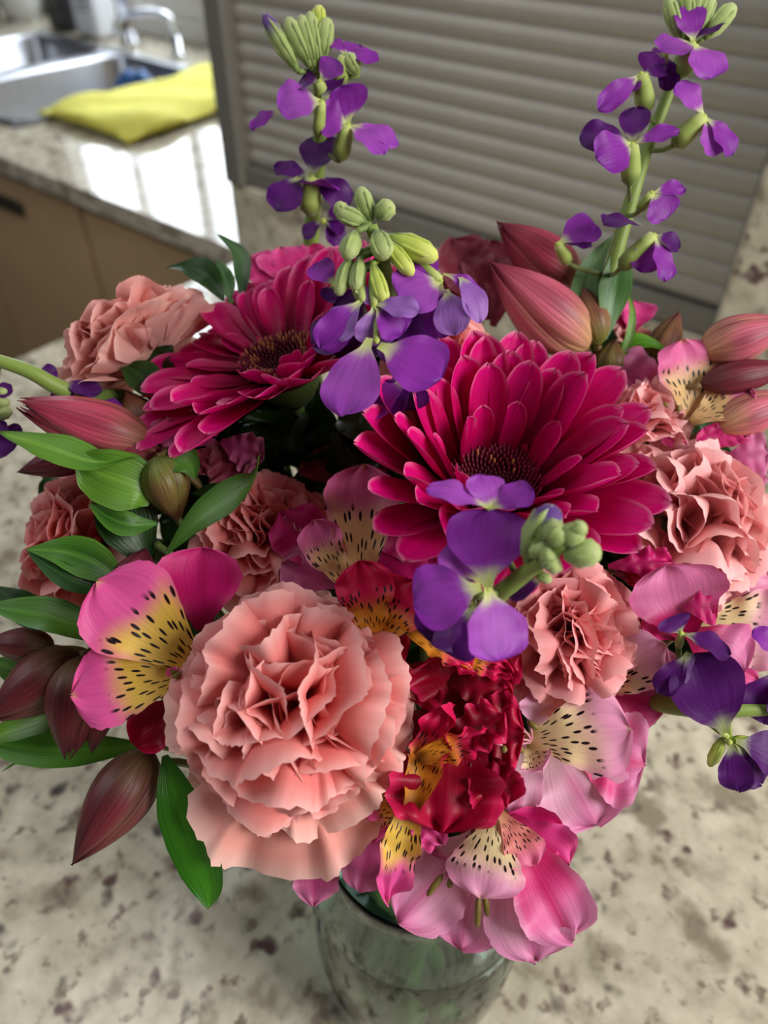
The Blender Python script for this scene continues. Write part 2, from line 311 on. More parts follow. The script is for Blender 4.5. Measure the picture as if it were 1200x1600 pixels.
for k in range(4): b.tube(spline([(-0.04, 0.0, 0.03), (-0.10, 0.03+0.03*k, 0.05), (-0.14, 0.05+0.03*k, 0.03)], 6), [0.016, 0.018, 0.017, 0.016, 0.014, 0.006], 8)
o = b.build('rubber_glove', M_BLUE, None, True); o.location = (-1.99, 1.35, -0.155); o.scale = (0.9, 0.7, 1.75); tag(o, 'crumpled blue rubber glove lying in the right sink bowl', 'glove')
# ------------------------------------------------------------------ vase
VX, VY = -0.0916, 0.1384
va = thing('glass_vase', 'clear greenish glass jar vase holding the bouquet', 'vase', (VX, VY, 0))
mg, t, p, o_ = nt('green_glass'); p.inputs['Base Color'].default_value = (0.58, 0.80, 0.74, 1); p.inputs['Transmission Weight'].default_value = 1.0; p.inputs['Roughness'].default_value = 0.02; p.inputs['IOR'].default_value = 1.45
outer = [(0.0, 0.001), (0.036, 0.001), (0.045, 0.004), (0.051, 0.012), (0.0545, 0.03), (0.0555, 0.055), (0.055, 0.085), (0.053, 0.11), (0.0495, 0.13), (0.0465, 0.142), (0.0455, 0.150), (0.0460, 0.157), (0.0456, 0.1612)]
inner = [(0.0446, 0.1614), (0.0442, 0.157), (0.0438, 0.150), (0.0447, 0.141), (0.0476, 0.129), (0.0511, 0.109), (0.0532, 0.084), (0.0536, 0.055), (0.0525, 0.03), (0.048, 0.015), (0.038, 0.009), (0.0, 0.008)]
b = MB(); b.lathe(outer+inner, 64); b.build('jar_glass', mg, va, True)
mw, t, p, o_ = nt('water'); p.inputs['Base Color'].default_value = (0.70, 0.85, 0.76, 1); p.inputs['Transmission Weight'].default_value = 1.0; p.inputs['Roughness'].default_value = 0.0; p.inputs['IOR'].default_value = 1.33
b = MB(); b.lathe([(0.0, 0.0070), (0.0385, 0.0080), (0.0485, 0.0145), (0.0531, 0.03), (0.0542, 0.055), (0.0538, 0.084), (0.0515, 0.110), (0.0, 0.110)], 48); o = b.build('vase_water', mw, None, True); o.location = (VX, VY, 0); tag(o, 'clear water standing in the glass jar vase', 'water')

# ------------------------------------------------------------------ petals
PROF = {
 'outer': [(0,.13),(.2,.34),(.42,.72),(.62,.97),(.76,1),(.88,.82),(.95,.52),(.985,.2),(1,.04)],
 'inner': [(0,.16),(.22,.36),(.45,.70),(.65,.97),(.77,1),(.88,.84),(.95,.55),(.985,.22),(1,.05)],
 'strip': [(0,.4),(.2,.7),(.45,1),(.7,.95),(.88,.7),(1,.1)],
 'stock': [(0,.12),(.14,.18),(.30,.56),(.5,.92),(.68,1),(.84,.90),(.94,.62),(1,.08)],
 'gerb': [(0,.40),(.25,.70),(.55,1),(.78,.96),(.90,.76),(.96,.52),(1,.10)],
 'leaf': [(0,.10),(.12,.45),(.3,.88),(.45,1),(.62,.86),(.8,.5),(.93,.2),(1,.01)]}
def prof(kind, v):
    k = PROF[kind]; g = np.linspace(0, 1, 401); y = np.interp(g, [a for a, _ in k], [c for _, c in k])
    y2 = np.convolve(np.pad(y, 12, 'edge'), np.ones(25)/25, 'valid'); y2 = y2*(1-sm(.93, 1, g))+y*sm(.93, 1, g)
    return np.interp(v, g, y2)
def grid_faces(nv, nu): return [(i*nu+j, i*nu+j+1, (i+1)*nu+j+1, (i+1)*nu+j) for i in range(nv-1) for j in range(nu-1)]
def petal(kind, L, Wd, nu=11, nv=18, bend=0.0, cup=0.0, ruf=0.0, nw=3.0, fold=0.0, twist=0.0, teeth=0.0, seed=0, colf=None, notch=0.0):
    """petal along +Y, width X, face +Z; returns mesh and the tip of its midline"""
    rg = np.random.default_rng(seed); s = np.linspace(0, 1, nv); v = 1-(1-s)**1.45
    phi = bend*v; dv = np.diff(v, prepend=0); y = np.cumsum(np.cos(phi)*dv)*L; z = np.cumsum(np.sin(phi)*dv)*L
    y -= y[0]; z -= z[0]
    u = np.linspace(-1, 1, nu); U, V = np.meshgrid(u, v); hw = (Wd/2*prof(kind, v))[:, None]
    pa, pb, pc = rg.uniform(0, 6.28, 3); wave = np.where(U < 0, np.sin(2*np.pi*nw*V+pa), np.sin(2*np.pi*nw*1.13*V+pb))
    off = cup*hw*U**2+fold*np.abs(U)*hw+ruf*(np.abs(U)**1.4)*sm(.12, .5, V)*wave+ruf*.7*V**4*np.sin(nw*np.pi*U*.8+pc)
    X = hw*U
    if teeth: X = X*(1+teeth*rg.uniform(-1, 1, (nv, 1))*(np.abs(U) > .99)); y = y[:, None]*(1+0*U)+teeth*L*.35*rg.uniform(-1, 1, (1, nu))*sm(.8, 1, V); y = y-0
    else: y = y[:, None]*(1+0*U)
    if notch: y = y-notch*L*sm(.85, 1, V)*(.5+.5*np.cos(U*np.pi*3))
    tw = twist*V; Xr = X*np.cos(tw)-off*np.sin(tw); O = X*np.sin(tw)+off*np.cos(tw)
    ph = phi[:, None]; Y = y-O*np.sin(ph); Z = z[:, None]+O*np.cos(ph)
    P = np.stack([Xr, Y, Z], -1).reshape(-1, 3); c = colf(U, V).reshape(-1, 3) if colf else np.ones_like(P)
    uv = np.stack([(U+1)/2, V], -1).reshape(-1, 2)
    me = mesh('petal', P, grid_faces(nv, nu), c, uv); return me, (float(y[-1].mean()), float(z[-1]))
def place(P0, P1, face, tip):            # matrix that lays a petal's chord from P0 to P1, face towards `face`
    e = (P1-P0); ln = e.length; e.normalize(); n = face-e*face.dot(e)
    if n.length < 1e-4: n = e.orthogonal()
    n.normalize(); a = math.atan2(tip[1], tip[0]); Y = e*math.cos(a)-n*math.sin(a); Z = e*math.sin(a)+n*math.cos(a); X = Y.cross(Z)
    s = ln/math.hypot(*tip); M = Matrix((X*s, Y*s, Z*s)).transposed().to_4x4(); M.translation = P0; return M
def rel(M, parent): return Matrix.Translation(-Vector(parent.location)) @ M
def c_noise(U, V, seed, a=1.0):
    r = np.random.default_rng(seed); p = r.uniform(0, 6, 4); return a*(np.sin(3*U+p[0]+4*V)*.5+np.sin(7*V+p[1]-5*U)*.3)
# colours of each kind of petal (u across, v along)
def kol(base, midc, tip, edge=None, b0=.0, b1=.35, t0=.6, t1=1.0, seed=0, mid=None, ntip=None):
    def f(U, V):
        n = c_noise(U, V, seed, .06); c = mix(np.broadcast_to(base, U.shape+(3,)), midc, sm(b0, b1, V+n)); c = mix(c, tip, sm(t0, t1, V+n))
        if edge is not None: c = mix(c, edge, .8*sm(.72, 1.0, np.abs(U))*sm(.3, .6, V))
        if mid is not None: c = mix(c, mid, .75*np.exp(-(U/.16)**2)*sm(.25, .6, V))
        if ntip is not None: c = mix(c, ntip, sm(.95, 1.0, V)*np.exp(-(U/.35)**2))
        return c
    return f
KIND = {  # kind: (profile, material, colour function factory)
 'sp_pink': ('inner', M_SPOT, lambda s: kol(S(150,110,30), S(238,196,84), S(226,84,156), S(222,86,150), .0, .2, .50, .74, s, ntip=S(205,170,120))),
 'sp_tan':  ('inner', M_SPOT, lambda s: kol(S(150,110,60), S(222,184,128), S(224,104,160), S(216,110,160), .0, .2, .52, .80, s, ntip=S(215,180,120))),
 'sp_pale': ('inner', M_SPOT, lambda s: kol(S(190,170,90), S(242,222,168), S(232,158,194), S(232,150,190), .0, .2, .42, .85, s, ntip=S(170,150,80))),
 'sp_red':  ('inner', M_SPOT, lambda s: kol(S(110,60,10), S(216,140,40), S(214,20,84), S(224,30,96), .0, .2, .42, .66, s)),
 'sp_coral':('inner', M_SPOT, lambda s: kol(S(240,190,140), S(244,150,140), S(232,120,160), None, .0, .3, .5, .9, s)),
 'pink':    ('outer', M_ALST, lambda s: kol(S(190,40,110), S(222,60,140), S(226,88,156), S(230,110,170), .1, .5, .6, 1, s, S(196,30,104), S(120,110,50))),
 'magenta': ('outer', M_ALST, lambda s: kol(S(150,8,74), S(196,20,108), S(214,46,126), S(220,70,140), .1, .5, .6, 1, s, S(160,14,80))),
 'pale':    ('outer', M_ALST, lambda s: kol(S(232,190,200), S(236,176,204), S(232,140,190), S(236,158,200), .1, .5, .65, 1, s, S(222,110,165), S(130,70,60))),
 'palemag': ('outer', M_ALST, lambda s: kol(S(222,36,112), S(228,70,140), S(234,140,190), S(240,168,206), .15, .6, .5, .95, s, S(212,26,104), S(140,50,70))),
 'round':   ('outer', M_ALST, lambda s: kol(S(150,0,66), S(190,10,92), S(228,128,180), S(226,110,170), .1, .35, .32, .62, s)),
 'red':     ('outer', M_ALST, lambda s: kol(S(96,0,20), S(150,0,38), S(196,8,66), S(232,44,108), .1, .55, .65, 1, s)),  # dark base imitates shade inside the cup, bright rim imitates edge highlights
 'mauve':   ('outer', M_ALST, lambda s: kol(S(150,40,90), S(196,86,140), S(206,120,164), S(216,140,180), .1, .5, .6, 1, s, S(170,50,110))),
 'dusky':   ('outer', M_ALST, lambda s: kol(S(110,30,50), S(150,56,76), S(160,76,96), S(182,110,124), .1, .5, .6, 1, s, S(110,24,50))),
}
VIEW = NV(0, .25, .95)
SEED = [100]
def nx_(): SEED[0] += 1; return SEED[0]
def apetal(parent, kind, d, b, t, w, db=0, dt=0, bend=-.5, cup=.15, ruf=.055, nw=2.8, face=None, twist=0, teeth=.03, prf=None, name='petal'):
    """alstroemeria petal from pixel-derived point b to t"""
    pk, m, cf = KIND[kind]; s = nx_(); P0 = W(b[0], b[1], d+db); P1 = W(t[0], t[1], d+dt); Ln = (P1-P0).length; Wd = w*d/F_PX
    me, tip = petal(prf or pk, 1.0, Wd/Ln, 17, 28, bend, cup, ruf, nw, 0, twist, teeth, s, cf(s))
    rg = random.Random(s); fc = face or NV(rg.uniform(-.25, .25), rg.uniform(.05, .4), .9)
    return obj(name, me, m, parent, rel(place(P0, P1, fc, tip), parent))
def stem_mesh(parent, P, N, r0, col=(112, 140, 62), full=True, lead=0.06, name='stem', r1=None, n=22):
    rg = random.Random(nx_()); a = rg.uniform(0, 6.28); q = rg.uniform(.2, 1)*.034
    nk = Vector((VX+q*math.cos(a), VY+q*math.sin(a), 0.145)); P = Vector(P)
    dist = (P-nk).length; dn = (nk-P).normalized()
    if full: pts = [P, P-N*min(lead, dist*.35), nk]
    else:   # short pedicels dive into the heart of the bouquet
        pts = [P, P+(dn*.5-N*.35+FW*.35).normalized()*min(.02, dist*.3), P.lerp(nk, .45)+(FW-UPZ*.4)*min(.02, dist*.15), nk]
    if full: pts.append(Vector((VX-.7*q*math.cos(a), VY-.7*q*math.sin(a), 0.014)))
    sp = spline(pts, n); r1 = r1 or r0
    b = MB(); b.tube(sp, np.linspace(r0, r1, n), 8, S(*col)); return b.build(name, M_STEM, parent, True, off=parent.location)

# ------------------------------------------------------------------ gerbera daisies
def gerbera(label, c, N, R, elev, seed, n=(24, 20, 16), spin=0.0, side=None, gold=.4):
    C = W(*c); t = thing('gerbera_daisy', label, 'flower', C, 'gerbera daisies'); rg = random.Random(seed)
    Q = N.to_track_quat('Z', 'Y').to_matrix().to_4x4()
    def col(dark):
        return lambda U, V: mix(mix(mix(np.broadcast_to(S(100,0,26), U.shape+(3,)), S(194,0,92), sm(0, .62, V)), S(220,8,124), sm(.55, 1, V)), S(240,140,180), .75*sm(.84, 1, np.abs(U))*sm(.65, .95, V)+.5*sm(.955, 1, V))  # petal bases darkened: the shade inside the cup is put into the colour
    rows = []
    for r, (L, w, bd) in enumerate(((.78, .265, .10), (.66, .235, .16), (.42, .15, .25))):
        rows.append([petal('gerb', L*R, w*R, 11, 16, bd+.12*(k-1), .35+.2*k, .004*R, 2, -.10, .05*(k-1), 0, seed*10+r*4+k, col(0), .03)[0] for k in range(3)])
    for r, cnt in enumerate(n):
        for k in range(cnt):
            az = 2*math.pi*(k+.5*r)/cnt+spin+rg.uniform(-.07, .07); el = math.radians(elev[r]+rg.uniform(-6, 6))
            if side: el += math.radians(side[1])*math.cos(az-side[0])
            A = Matrix.Rotation(az, 4, 'Z') @ Matrix.Translation((0, .22*R*(1-.05*r), .015*R*r)) @ Matrix.Rotation(el, 4, 'X') @ Matrix.Rotation(rg.uniform(-.18, .18), 4, 'Y') @ Matrix.Scale(rg.uniform(.92, 1.06), 4)
            obj('petal', rows[r][rg.randrange(3)], M_GERB, t, Q @ A)
    # short inner ray florets
    sm_ = petal('gerb', .15*R, .045*R, 5, 8, .5, .4, 0, 2, 0, 0, 0, seed, lambda U, V: mix(np.broadcast_to(S(120,0,40), U.shape+(3,)), S(226,60,130), sm(.4, 1, V)))[0]
    for k in range(26):
        az = 2*math.pi*k/26+rg.uniform(-.1, .1)
        obj('inner_petal', sm_, M_GERB, t, Q @ Matrix.Rotation(az, 4, 'Z') @ Matrix.Translation((0, .225*R, .03*R)) @ Matrix.Rotation(math.radians(58+rg.uniform(-14, 8)), 4, 'X') @ Matrix.Scale(rg.uniform(.6, 1.1), 4))
    # disc of tiny tubular florets
    b = MB(); b.lathe([(0, .035*R), (.06*R, .03*R), (.12*R, .05*R), (.22*R, .045*R), (.25*R, -.01*R), (.10*R, -.10*R), (0, -.12*R)], 28, S(64,0,22))
    for k in range(320):
        rr = .25*R*math.sqrt((k+.5)/320); a = k*2.39996; f_ = rr/(.25*R); h = .035*R+.05*R*sm(.35, .8, f_)-.03*R*sm(.9, 1, f_)
        x, y = rr*math.cos(a), rr*math.sin(a); q = .0105*R*(.8+.5*f_); tilt = .35*f_*q*4
        cc = mix(S(44,0,16), S(116,6,46), f_)
        if f_ > .55 and rg.random() < gold: cc = S(168,96,62)
        b.tube([(x, y, h-.03*R), (x+math.cos(a)*tilt*.5, y+math.sin(a)*tilt*.5, h+.02*R), (x+math.cos(a)*tilt, y+math.sin(a)*tilt, h+.04*R*(.5+f_))], [q*.7, q, q*.45], 5, np.array([S(50,0,20), cc*.8, cc]))
    b.build('disc', M_DISC, t, True, M=Q)
    b = MB(); b.lathe([(.07*R, -.26*R), (.14*R, -.2*R), (.2*R, -.1*R), (.22*R, -.02*R)], 18, S(84,110,50)); b.build('calyx', M_STEM, t, True, M=Q)
    stem_mesh(t, C-N*.2*R, N, .0036, (110, 150, 70)); return t
gerbera('large magenta gerbera daisy right of centre, cupped and facing up', (768, 764, .312), NV(.03, .64, .76), .0710, (38, 50, 60), 11, (28, 22, 9), .05, (0, 14), .06)
gerbera('magenta gerbera daisy at upper left beside the pale carnation', (445, 578, .335), NV(-.20, .73, .65), .0700, (17, 23, 32), 12, (30, 24, 9), .3, (-.1, 21), .45)

# ------------------------------------------------------------------ carnations
def carn_petal(cls, k, tone='s'):
    rg = np.random.default_rng({'in': 1, 'mid': 2, 'out': 3}[cls]*50+k)
    A1, amp, kk, bnd = {'in': (56, .13, .85, .15), 'mid': (50, .15, 1.05, .45), 'out': (46, .05, 1.5, .35)}[cls]
    bnd += rg.uniform(-.25, .35); kk *= rg.uniform(.8, 1.3)
    nu, nv = 41, 15; u = np.linspace(-1, 1, nu); v = np.linspace(0, 1, nv); U, V = np.meshgrid(u, v)
    A = np.radians(7+(A1-7)*sm(.1, .75, V)); n_t = 15+int(rg.integers(0, 4)); tri = np.abs(((U*n_t/2+rg.uniform()) % 1)*2-1)
    jag = np.interp(u, np.linspace(-1, 1, 13), rg.uniform(-1, 1, 13))[None, :]
    Lr = (1-.10*U**2-.12*np.abs(U)**6)+sm(.82, 1, V)*(.026*(tri-.5)+.035*jag)
    phi = bnd*v**1.6+.35*sm(.75, 1, v); dv = np.diff(v, prepend=0); cy = np.cumsum(np.cos(phi)*dv); cz = -np.cumsum(np.sin(phi)*dv)
    rr = V*Lr; a = U*A; X = rr*np.sin(a); y0 = rr*np.cos(a)
    Y = np.interp(y0, v, cy); Zc = np.interp(y0, v, cz)
    p1, p2, p3 = rg.uniform(0, 6.28, 3); env = sm(.20, .95, V)
    wv = amp*env*(1.3*np.sin(kk*np.pi*U+p1)+.55*np.sin(2.3*kk*np.pi*U+p2+1.5*V)+.16*np.sin(5.1*kk*np.pi*U+p3)*sm(.6, 1, V))
    if cls != 'out': wv = wv+(.30 if cls == 'in' else .10)*env*U**2
    X = X*(1-.14*env*(cls != 'out'))+.05*env*np.sin(2.1*np.pi*U+p2)
    ph = np.interp(y0, v, phi); Yo = Y+wv*np.sin(ph)*.6; Z = Zc+wv*np.cos(ph)
    c = mix(mix(np.broadcast_to(S(206,70,72), U.shape+(3,)), S(236,134,130), sm(.2, .85, V)), S(250,196,192), sm(.88, 1, V)*.85)  # naturally redder base, deepened further so the folds look shaded
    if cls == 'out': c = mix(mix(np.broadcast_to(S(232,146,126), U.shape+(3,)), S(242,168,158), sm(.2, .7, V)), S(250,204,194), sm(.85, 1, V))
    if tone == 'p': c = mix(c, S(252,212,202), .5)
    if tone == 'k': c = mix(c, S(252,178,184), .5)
    if tone == 'b': c = mix(c, S(255,206,208), .6)  # b: highlights put into the petals as a paler pink
    P = np.stack([X, Yo, Z], -1).reshape(-1, 3)
    return mesh('petal', P, grid_faces(nv, nu), c.reshape(-1, 3), np.stack([(U+1)/2, V], -1).reshape(-1, 2))
CP = {c+t_: [carn_petal(c, k, t_) for k in range(9)] for c in ('in', 'mid', 'out') for t_ in 'spkb'}
def carnation(label, c, N, R, n=46, seed=1, spread=98, drop=.45, full=True, guard=(), whorls=5, tone='s'):
    C = W(*c)-N*drop*R; t = thing('carnation', label, 'flower', C, 'pink carnations'); rg = random.Random(seed)
    Q = N.to_track_quat('Z', 'Y').to_matrix().to_4x4()
    def put(cls, M): obj('petal', CP[cls+tone][rg.randrange(9)], M_CARN, t, Q @ M)
    # several tight whorls of folded petals make the dome
    for w in range(whorls):
        wt = math.radians(rg.uniform(20, 36)) if w else math.radians(7); wa = 2*math.pi*w/max(1, whorls-1)+rg.uniform(-.4, .4)
        B = Matrix.Rotation(wa, 4, 'Z') @ Matrix.Rotation(-wt, 4, 'X')
        for i in range(4):
            az = i*1.7+rg.uniform(-.6, .6); th = math.radians(4+9.5*i)
            put('in', B @ Matrix.Rotation(az, 4, 'Z') @ Matrix.Translation((0, .02*R*i, 0)) @ Matrix.Rotation(math.pi/2-th, 4, 'X') @ Matrix.Rotation(rg.uniform(-.3, .3), 4, 'Y') @ Matrix.Scale(R*rg.uniform(.88, 1.0)*(.9+.02*i), 4))
    for i in range(n):
        f_ = (i+.3)/n; th = math.radians(34+(spread-34)*f_**.85); az = i*2.39996+rg.uniform(-.4, .4); cls = 'mid' if f_ < .66 else 'out'
        s = R*rg.uniform(.94, 1.06) if cls == 'mid' else R*rg.uniform(1.0, 1.12)
        put(cls, Matrix.Rotation(az, 4, 'Z') @ Matrix.Translation((0, .05*R*f_, -.10*R*f_)) @ Matrix.Rotation(math.pi/2-th+.10, 4, 'X') @ Matrix.Rotation(rg.uniform(-.8, .8)*(1-f_*.75), 4, 'Y') @ Matrix.Scale(s, 4))
    for (ga, gt, gs) in guard:
        put('out', Matrix.Rotation(ga, 4, 'Z') @ Matrix.Translation((0, .04*R, -.12*R)) @ Matrix.Rotation(math.pi/2-math.radians(gt), 4, 'X') @ Matrix.Scale(R*gs, 4))
    b = MB(); b.lathe([(.07*R, -.95*R), (.15*R, -.88*R), (.19*R, -.5*R), (.24*R, -.12*R), (.27*R, -.02*R)], 16, S(104,132,84)); b.build('calyx', M_STEM, t, True, M=Q)
    stem_mesh(t, C-N*.92*R, N, .0022, (110, 140, 84), full); return t
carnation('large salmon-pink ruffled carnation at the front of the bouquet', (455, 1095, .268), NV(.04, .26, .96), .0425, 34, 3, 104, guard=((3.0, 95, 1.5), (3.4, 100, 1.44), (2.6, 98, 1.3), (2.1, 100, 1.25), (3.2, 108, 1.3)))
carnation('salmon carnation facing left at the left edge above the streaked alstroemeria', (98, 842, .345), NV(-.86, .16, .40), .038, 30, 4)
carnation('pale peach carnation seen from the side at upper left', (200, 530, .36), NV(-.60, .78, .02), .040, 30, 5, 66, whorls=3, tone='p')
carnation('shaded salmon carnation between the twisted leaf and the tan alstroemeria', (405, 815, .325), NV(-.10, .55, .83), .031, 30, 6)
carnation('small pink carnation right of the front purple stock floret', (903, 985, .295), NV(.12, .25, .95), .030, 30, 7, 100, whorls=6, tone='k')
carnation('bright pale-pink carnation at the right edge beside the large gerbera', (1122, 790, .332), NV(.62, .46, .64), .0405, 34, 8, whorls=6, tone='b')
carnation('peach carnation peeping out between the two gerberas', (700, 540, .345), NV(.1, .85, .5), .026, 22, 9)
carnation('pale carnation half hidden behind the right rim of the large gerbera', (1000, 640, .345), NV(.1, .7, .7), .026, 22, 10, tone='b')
carnation('small pale carnation tuft at the back under the upright green leaf', (985, 525, .37), NV(.05, .85, .5), .013, 18, 13, whorls=3, tone='p')
# ------------------------------------------------------------------ alstroemeria flowers
ALST = 'open alstroemeria flowers'
def anthers(t, d, c, items, col=(120, 104, 48)):
    for (x, y, ln, ang) in items:
        a = W(x, y, d-.002); e = W(x+ln*math.cos(ang), y+ln*math.sin(ang), d-.003); b0 = W(c[0], c[1], d+.006)
        m = MB(); m.tube(spline([b0, (Vector(b0)+Vector(a))/2+UPZ*.002, a], 8), [.0005]*8, 5, S(205, 140, 150)); st = m.build('stamen', M_STEM, t, True, off=t.location)
        m = MB(); m.tube([a, a.lerp(e, .15), a.lerp(e, .5), a.lerp(e, .85), e], [.0004, .0011, .0013, .0011, .0004], 8, S(*col)); m.build('anther', M_STEM, st, True, off=t.location)
def alst(label, d, c, petals, anth=(), N=None, stem=True):
    t = thing('alstroemeria_flower', label, 'flower', W(c[0], c[1], d+.008), ALST)
    for q in petals:
        kind, b, tp, w = q[:4]; kw = q[4] if len(q) > 4 else {}
        apetal(t, kind, d, b, tp, w, **kw)
    if anth: anthers(t, d, c, anth)
    if stem: stem_mesh(t, t.location, N or NV(0, .3, .9), .0014, (120, 110, 70), False, .03, 'pedicel')
    return t
D = dict
alst('pink alstroemeria with two yellow streaked petals left of the large front carnation', .283, (285, 1052), [
 ('magenta', (315,985), (318,855), 138, D(db=.012, dt=.010, bend=-.4, cup=.25, nw=1.5)),
 ('red', (290,1040), (150,1018), 70, D(db=.010, dt=.008)),
 ('red', (300,1085), (206,1160), 80, D(db=.008, dt=.012, bend=.8, cup=.5)),
 ('sp_pink', (318,1048), (152,908), 158, D(db=.010, dt=-.002, bend=-.5, cup=.12, ruf=.025)),
 ('sp_pink', (302,1052), (112,1086), 122, D(db=.008, dt=-.004, bend=-.6, cup=.18, ruf=.03)),
 ('sp_pink', (285,1060), (262,1045), 20, D(dt=-.004))], [(282,1050,14,2.4), (290,1062,12,2.0), (276,1046,12,2.8)])
alst('pink alstroemeria with upright tan streaked petal at the centre of the bouquet', .298, (552, 905), [
 ('magenta', (530,905), (438,800), 100, D(db=.014, dt=.014)), ('magenta', (585,905), (672,845), 130, D(db=.016, dt=.014)),
 ('mauve', (530,915), (440,880), 80, D(db=.012, dt=.008)),
 ('sp_tan', (562,925), (568,726), 118, D(db=.006, dt=.000, bend=-.45, cup=.3, ruf=.05, nw=3)),
 ('sp_tan', (548,925), (492,812), 72, D(db=.002, dt=-.002, bend=-.5, cup=.5, ruf=.06, nw=3))])
alst('crimson alstroemeria with orange streaked throat above the large front carnation', .281, (592, 1000), [
 ('red', (600,1000), (640,1010), 90, D(db=.010, dt=.010)),
 ('sp_red', (588,1010), (562,876), 92, D(db=.008, dt=0, bend=-.6, ruf=.07, nw=3.5)),
 ('sp_red', (594,1004), (648,908), 112, D(db=.008, dt=0, bend=-.6, ruf=.07, nw=3.5)),
 ('sp_red', (588,985), (605,1046), 62, D(db=.006, dt=.002, bend=-.4, prf='strip'))])
R = D(ruf=.11, nw=3.8, teeth=.05)
alst('ruffled deep-crimson alstroemeria below the front purple stock', .279, (715, 1150), [
 ('red', (690,1100), (612,1215), 150, D(R, db=.016, dt=.012, bend=.5)),
 ('red', (720,1120), (690,1015), 150, D(R, db=.016, dt=.010, bend=.3)),
 ('red', (720,1140), (818,1145), 130, D(R, db=.012, dt=.004, bend=-.6)),
 ('red', (700,1100), (690,1300), 178, D(R, db=.016, dt=-.002, bend=-.7, cup=.35)),
 ('red', (740,1170), (790,1262), 90, D(R, db=.008, dt=0, bend=-.7, cup=.5)),
 ('sp_red', (642,1262), (706,1100), 62, D(ruf=.09, nw=3.5, teeth=.05, db=-.003, dt=.000, prf='strip', bend=.3, cup=.6, twist=.8)),
 ('red', (690,1160), (790,1120), 80, D(R, db=.004, dt=-.002, bend=-.7, twist=.7)),
 ('sp_red', (655,1185), (765,1140), 46, D(ruf=.10, nw=4, teeth=.05, db=-.002, dt=-.002, prf='strip', cup=.7, twist=-.7))], [(785,1165,12,1.2)])
alst('ruffled crimson alstroemeria half hidden under the front purple stock petals', .287, (715, 1050), [
 ('red', (700,1040), (640,1090), 90, D(R, db=.012, dt=.008)), ('red', (720,1050), (812,1018), 90, D(R, db=.008, dt=0)),
 ('red', (700,1060), (800,1085), 80, D(R, db=.006, dt=0, bend=-.8)),
 ('sp_red', (640,985), (742,1055), 44, D(ruf=.1, nw=4, teeth=.05, prf='strip', cup=.6, twist=.6, db=-.002, dt=-.003)),
 ('sp_red', (700,1020), (800,1050), 40, D(ruf=.1, nw=4, teeth=.05, prf='strip', cup=.6, twist=-.6))])
alst('pink and yellow alstroemeria tucked under the lower right of the large carnation', .284, (620, 1262), [
 ('mauve', (595,1280), (560,1392), 78, D(db=.014, dt=.012, bend=.2)), ('mauve', (640,1280), (668,1380), 90, D(db=.012, dt=.012)),
 ('sp_pink', (590,1240), (583,1318), 62, D(bend=.3, prf='strip', db=.004, dt=.006)),
 ('pink', (630,1265), (690,1318), 50, D(R, dt=-.002)), ('sp_pink', (646,1245), (604,1408), 62, D(ruf=.07, twist=.8, prf='strip', cup=.4, dt=-.004)),
 ('sp_pink', (640,1250), (560,1262), 46, D(ruf=.06, prf='strip', cup=.5, dt=.002))])
alst('pale pink alstroemeria with streaked petal below the small pink carnation', .290, (832, 1160), [
 ('pale', (860,1150), (880,1078), 150, D(db=.014, dt=.008, bend=.3, ruf=.05)),
 ('palemag', (890,1160), (1008,1195), 150, D(db=.010, dt=.006, bend=-.5)),
 ('pale', (850,1150), (932,1290), 165, D(db=.012, dt=.004, bend=-.5)),
 ('pale', (822,1160), (806,1280), 66, D(db=.008, dt=.002, prf='strip')),
 ('sp_pale', (822,1160), (985,1138), 132, D(db=.006, dt=-.006, bend=-.7, cup=.2, ruf=.03)),
 ('sp_pale', (822,1170), (848,1205), 55, D(db=.002, dt=-.006, bend=1.2, cup=.6))],
 [(800,1125,22,1.2), (812,1140,20,1.5), (825,1128,20,.6), (792,1175,18,1.8), (806,1160,20,1.0)])
alst('pale pink alstroemeria with brown anthers hanging in front of the vase', .284, (775, 1285), [
 ('magenta', (720,1300), (884,1302), 80, D(db=.012, dt=.004, bend=-.5, cup=.3)),
 ('pale', (765,1290), (622,1442), 128, D(db=.010, dt=.002, bend=.4)),
 ('pale', (758,1300), (720,1485), 132, D(db=.012, dt=.006, bend=.3)),
 ('pale', (800,1290), (838,1502), 140, D(db=.006, dt=-.002, bend=-.5, ruf=.03)),
 ('palemag', (790,1280), (892,1468), 118, D(db=.002, dt=-.006, bend=-.6, cup=.3)),
 ('pink', (800,1275), (890,1350), 90, D(db=.004, dt=.0, bend=-.5)),
 ('sp_coral', (782,1268), (836,1352), 66, D(db=-.002, dt=-.008)),
 ('sp_pale', (772,1270), (752,1404), 122, D(db=.000, dt=-.012, bend=-.5, cup=-.2, ruf=.05, nw=3))],
 [(692,1366,42,2.2), (748,1400,50,1.62), (757,1392,40,1.45), (705,1372,16,1.8)])
alst('plain magenta alstroemeria petal hanging below the large front carnation', .297, (500, 1325), [('mauve', (500,1320), (490,1415), 74, D(prf='strip', bend=.3)), ('pink', (506,1322), (478,1378), 60, D(db=.004, dt=.006))])
alst('pale alstroemeria with streaked petal right of the small pink carnation', .300, (925, 1070), [
 ('mauve', (940,1070), (1075,1046), 72, D(db=.008, dt=.006)), ('pink', (920,1075), (1038,1108), 86, D(db=.006, dt=.004, bend=-.4)),
 ('magenta', (935,1090), (1010,1118), 50, D(db=.008, dt=.008)),
 ('sp_pale', (912,1082), (1040,1008), 98, D(db=.002, dt=-.006, bend=-.5))])
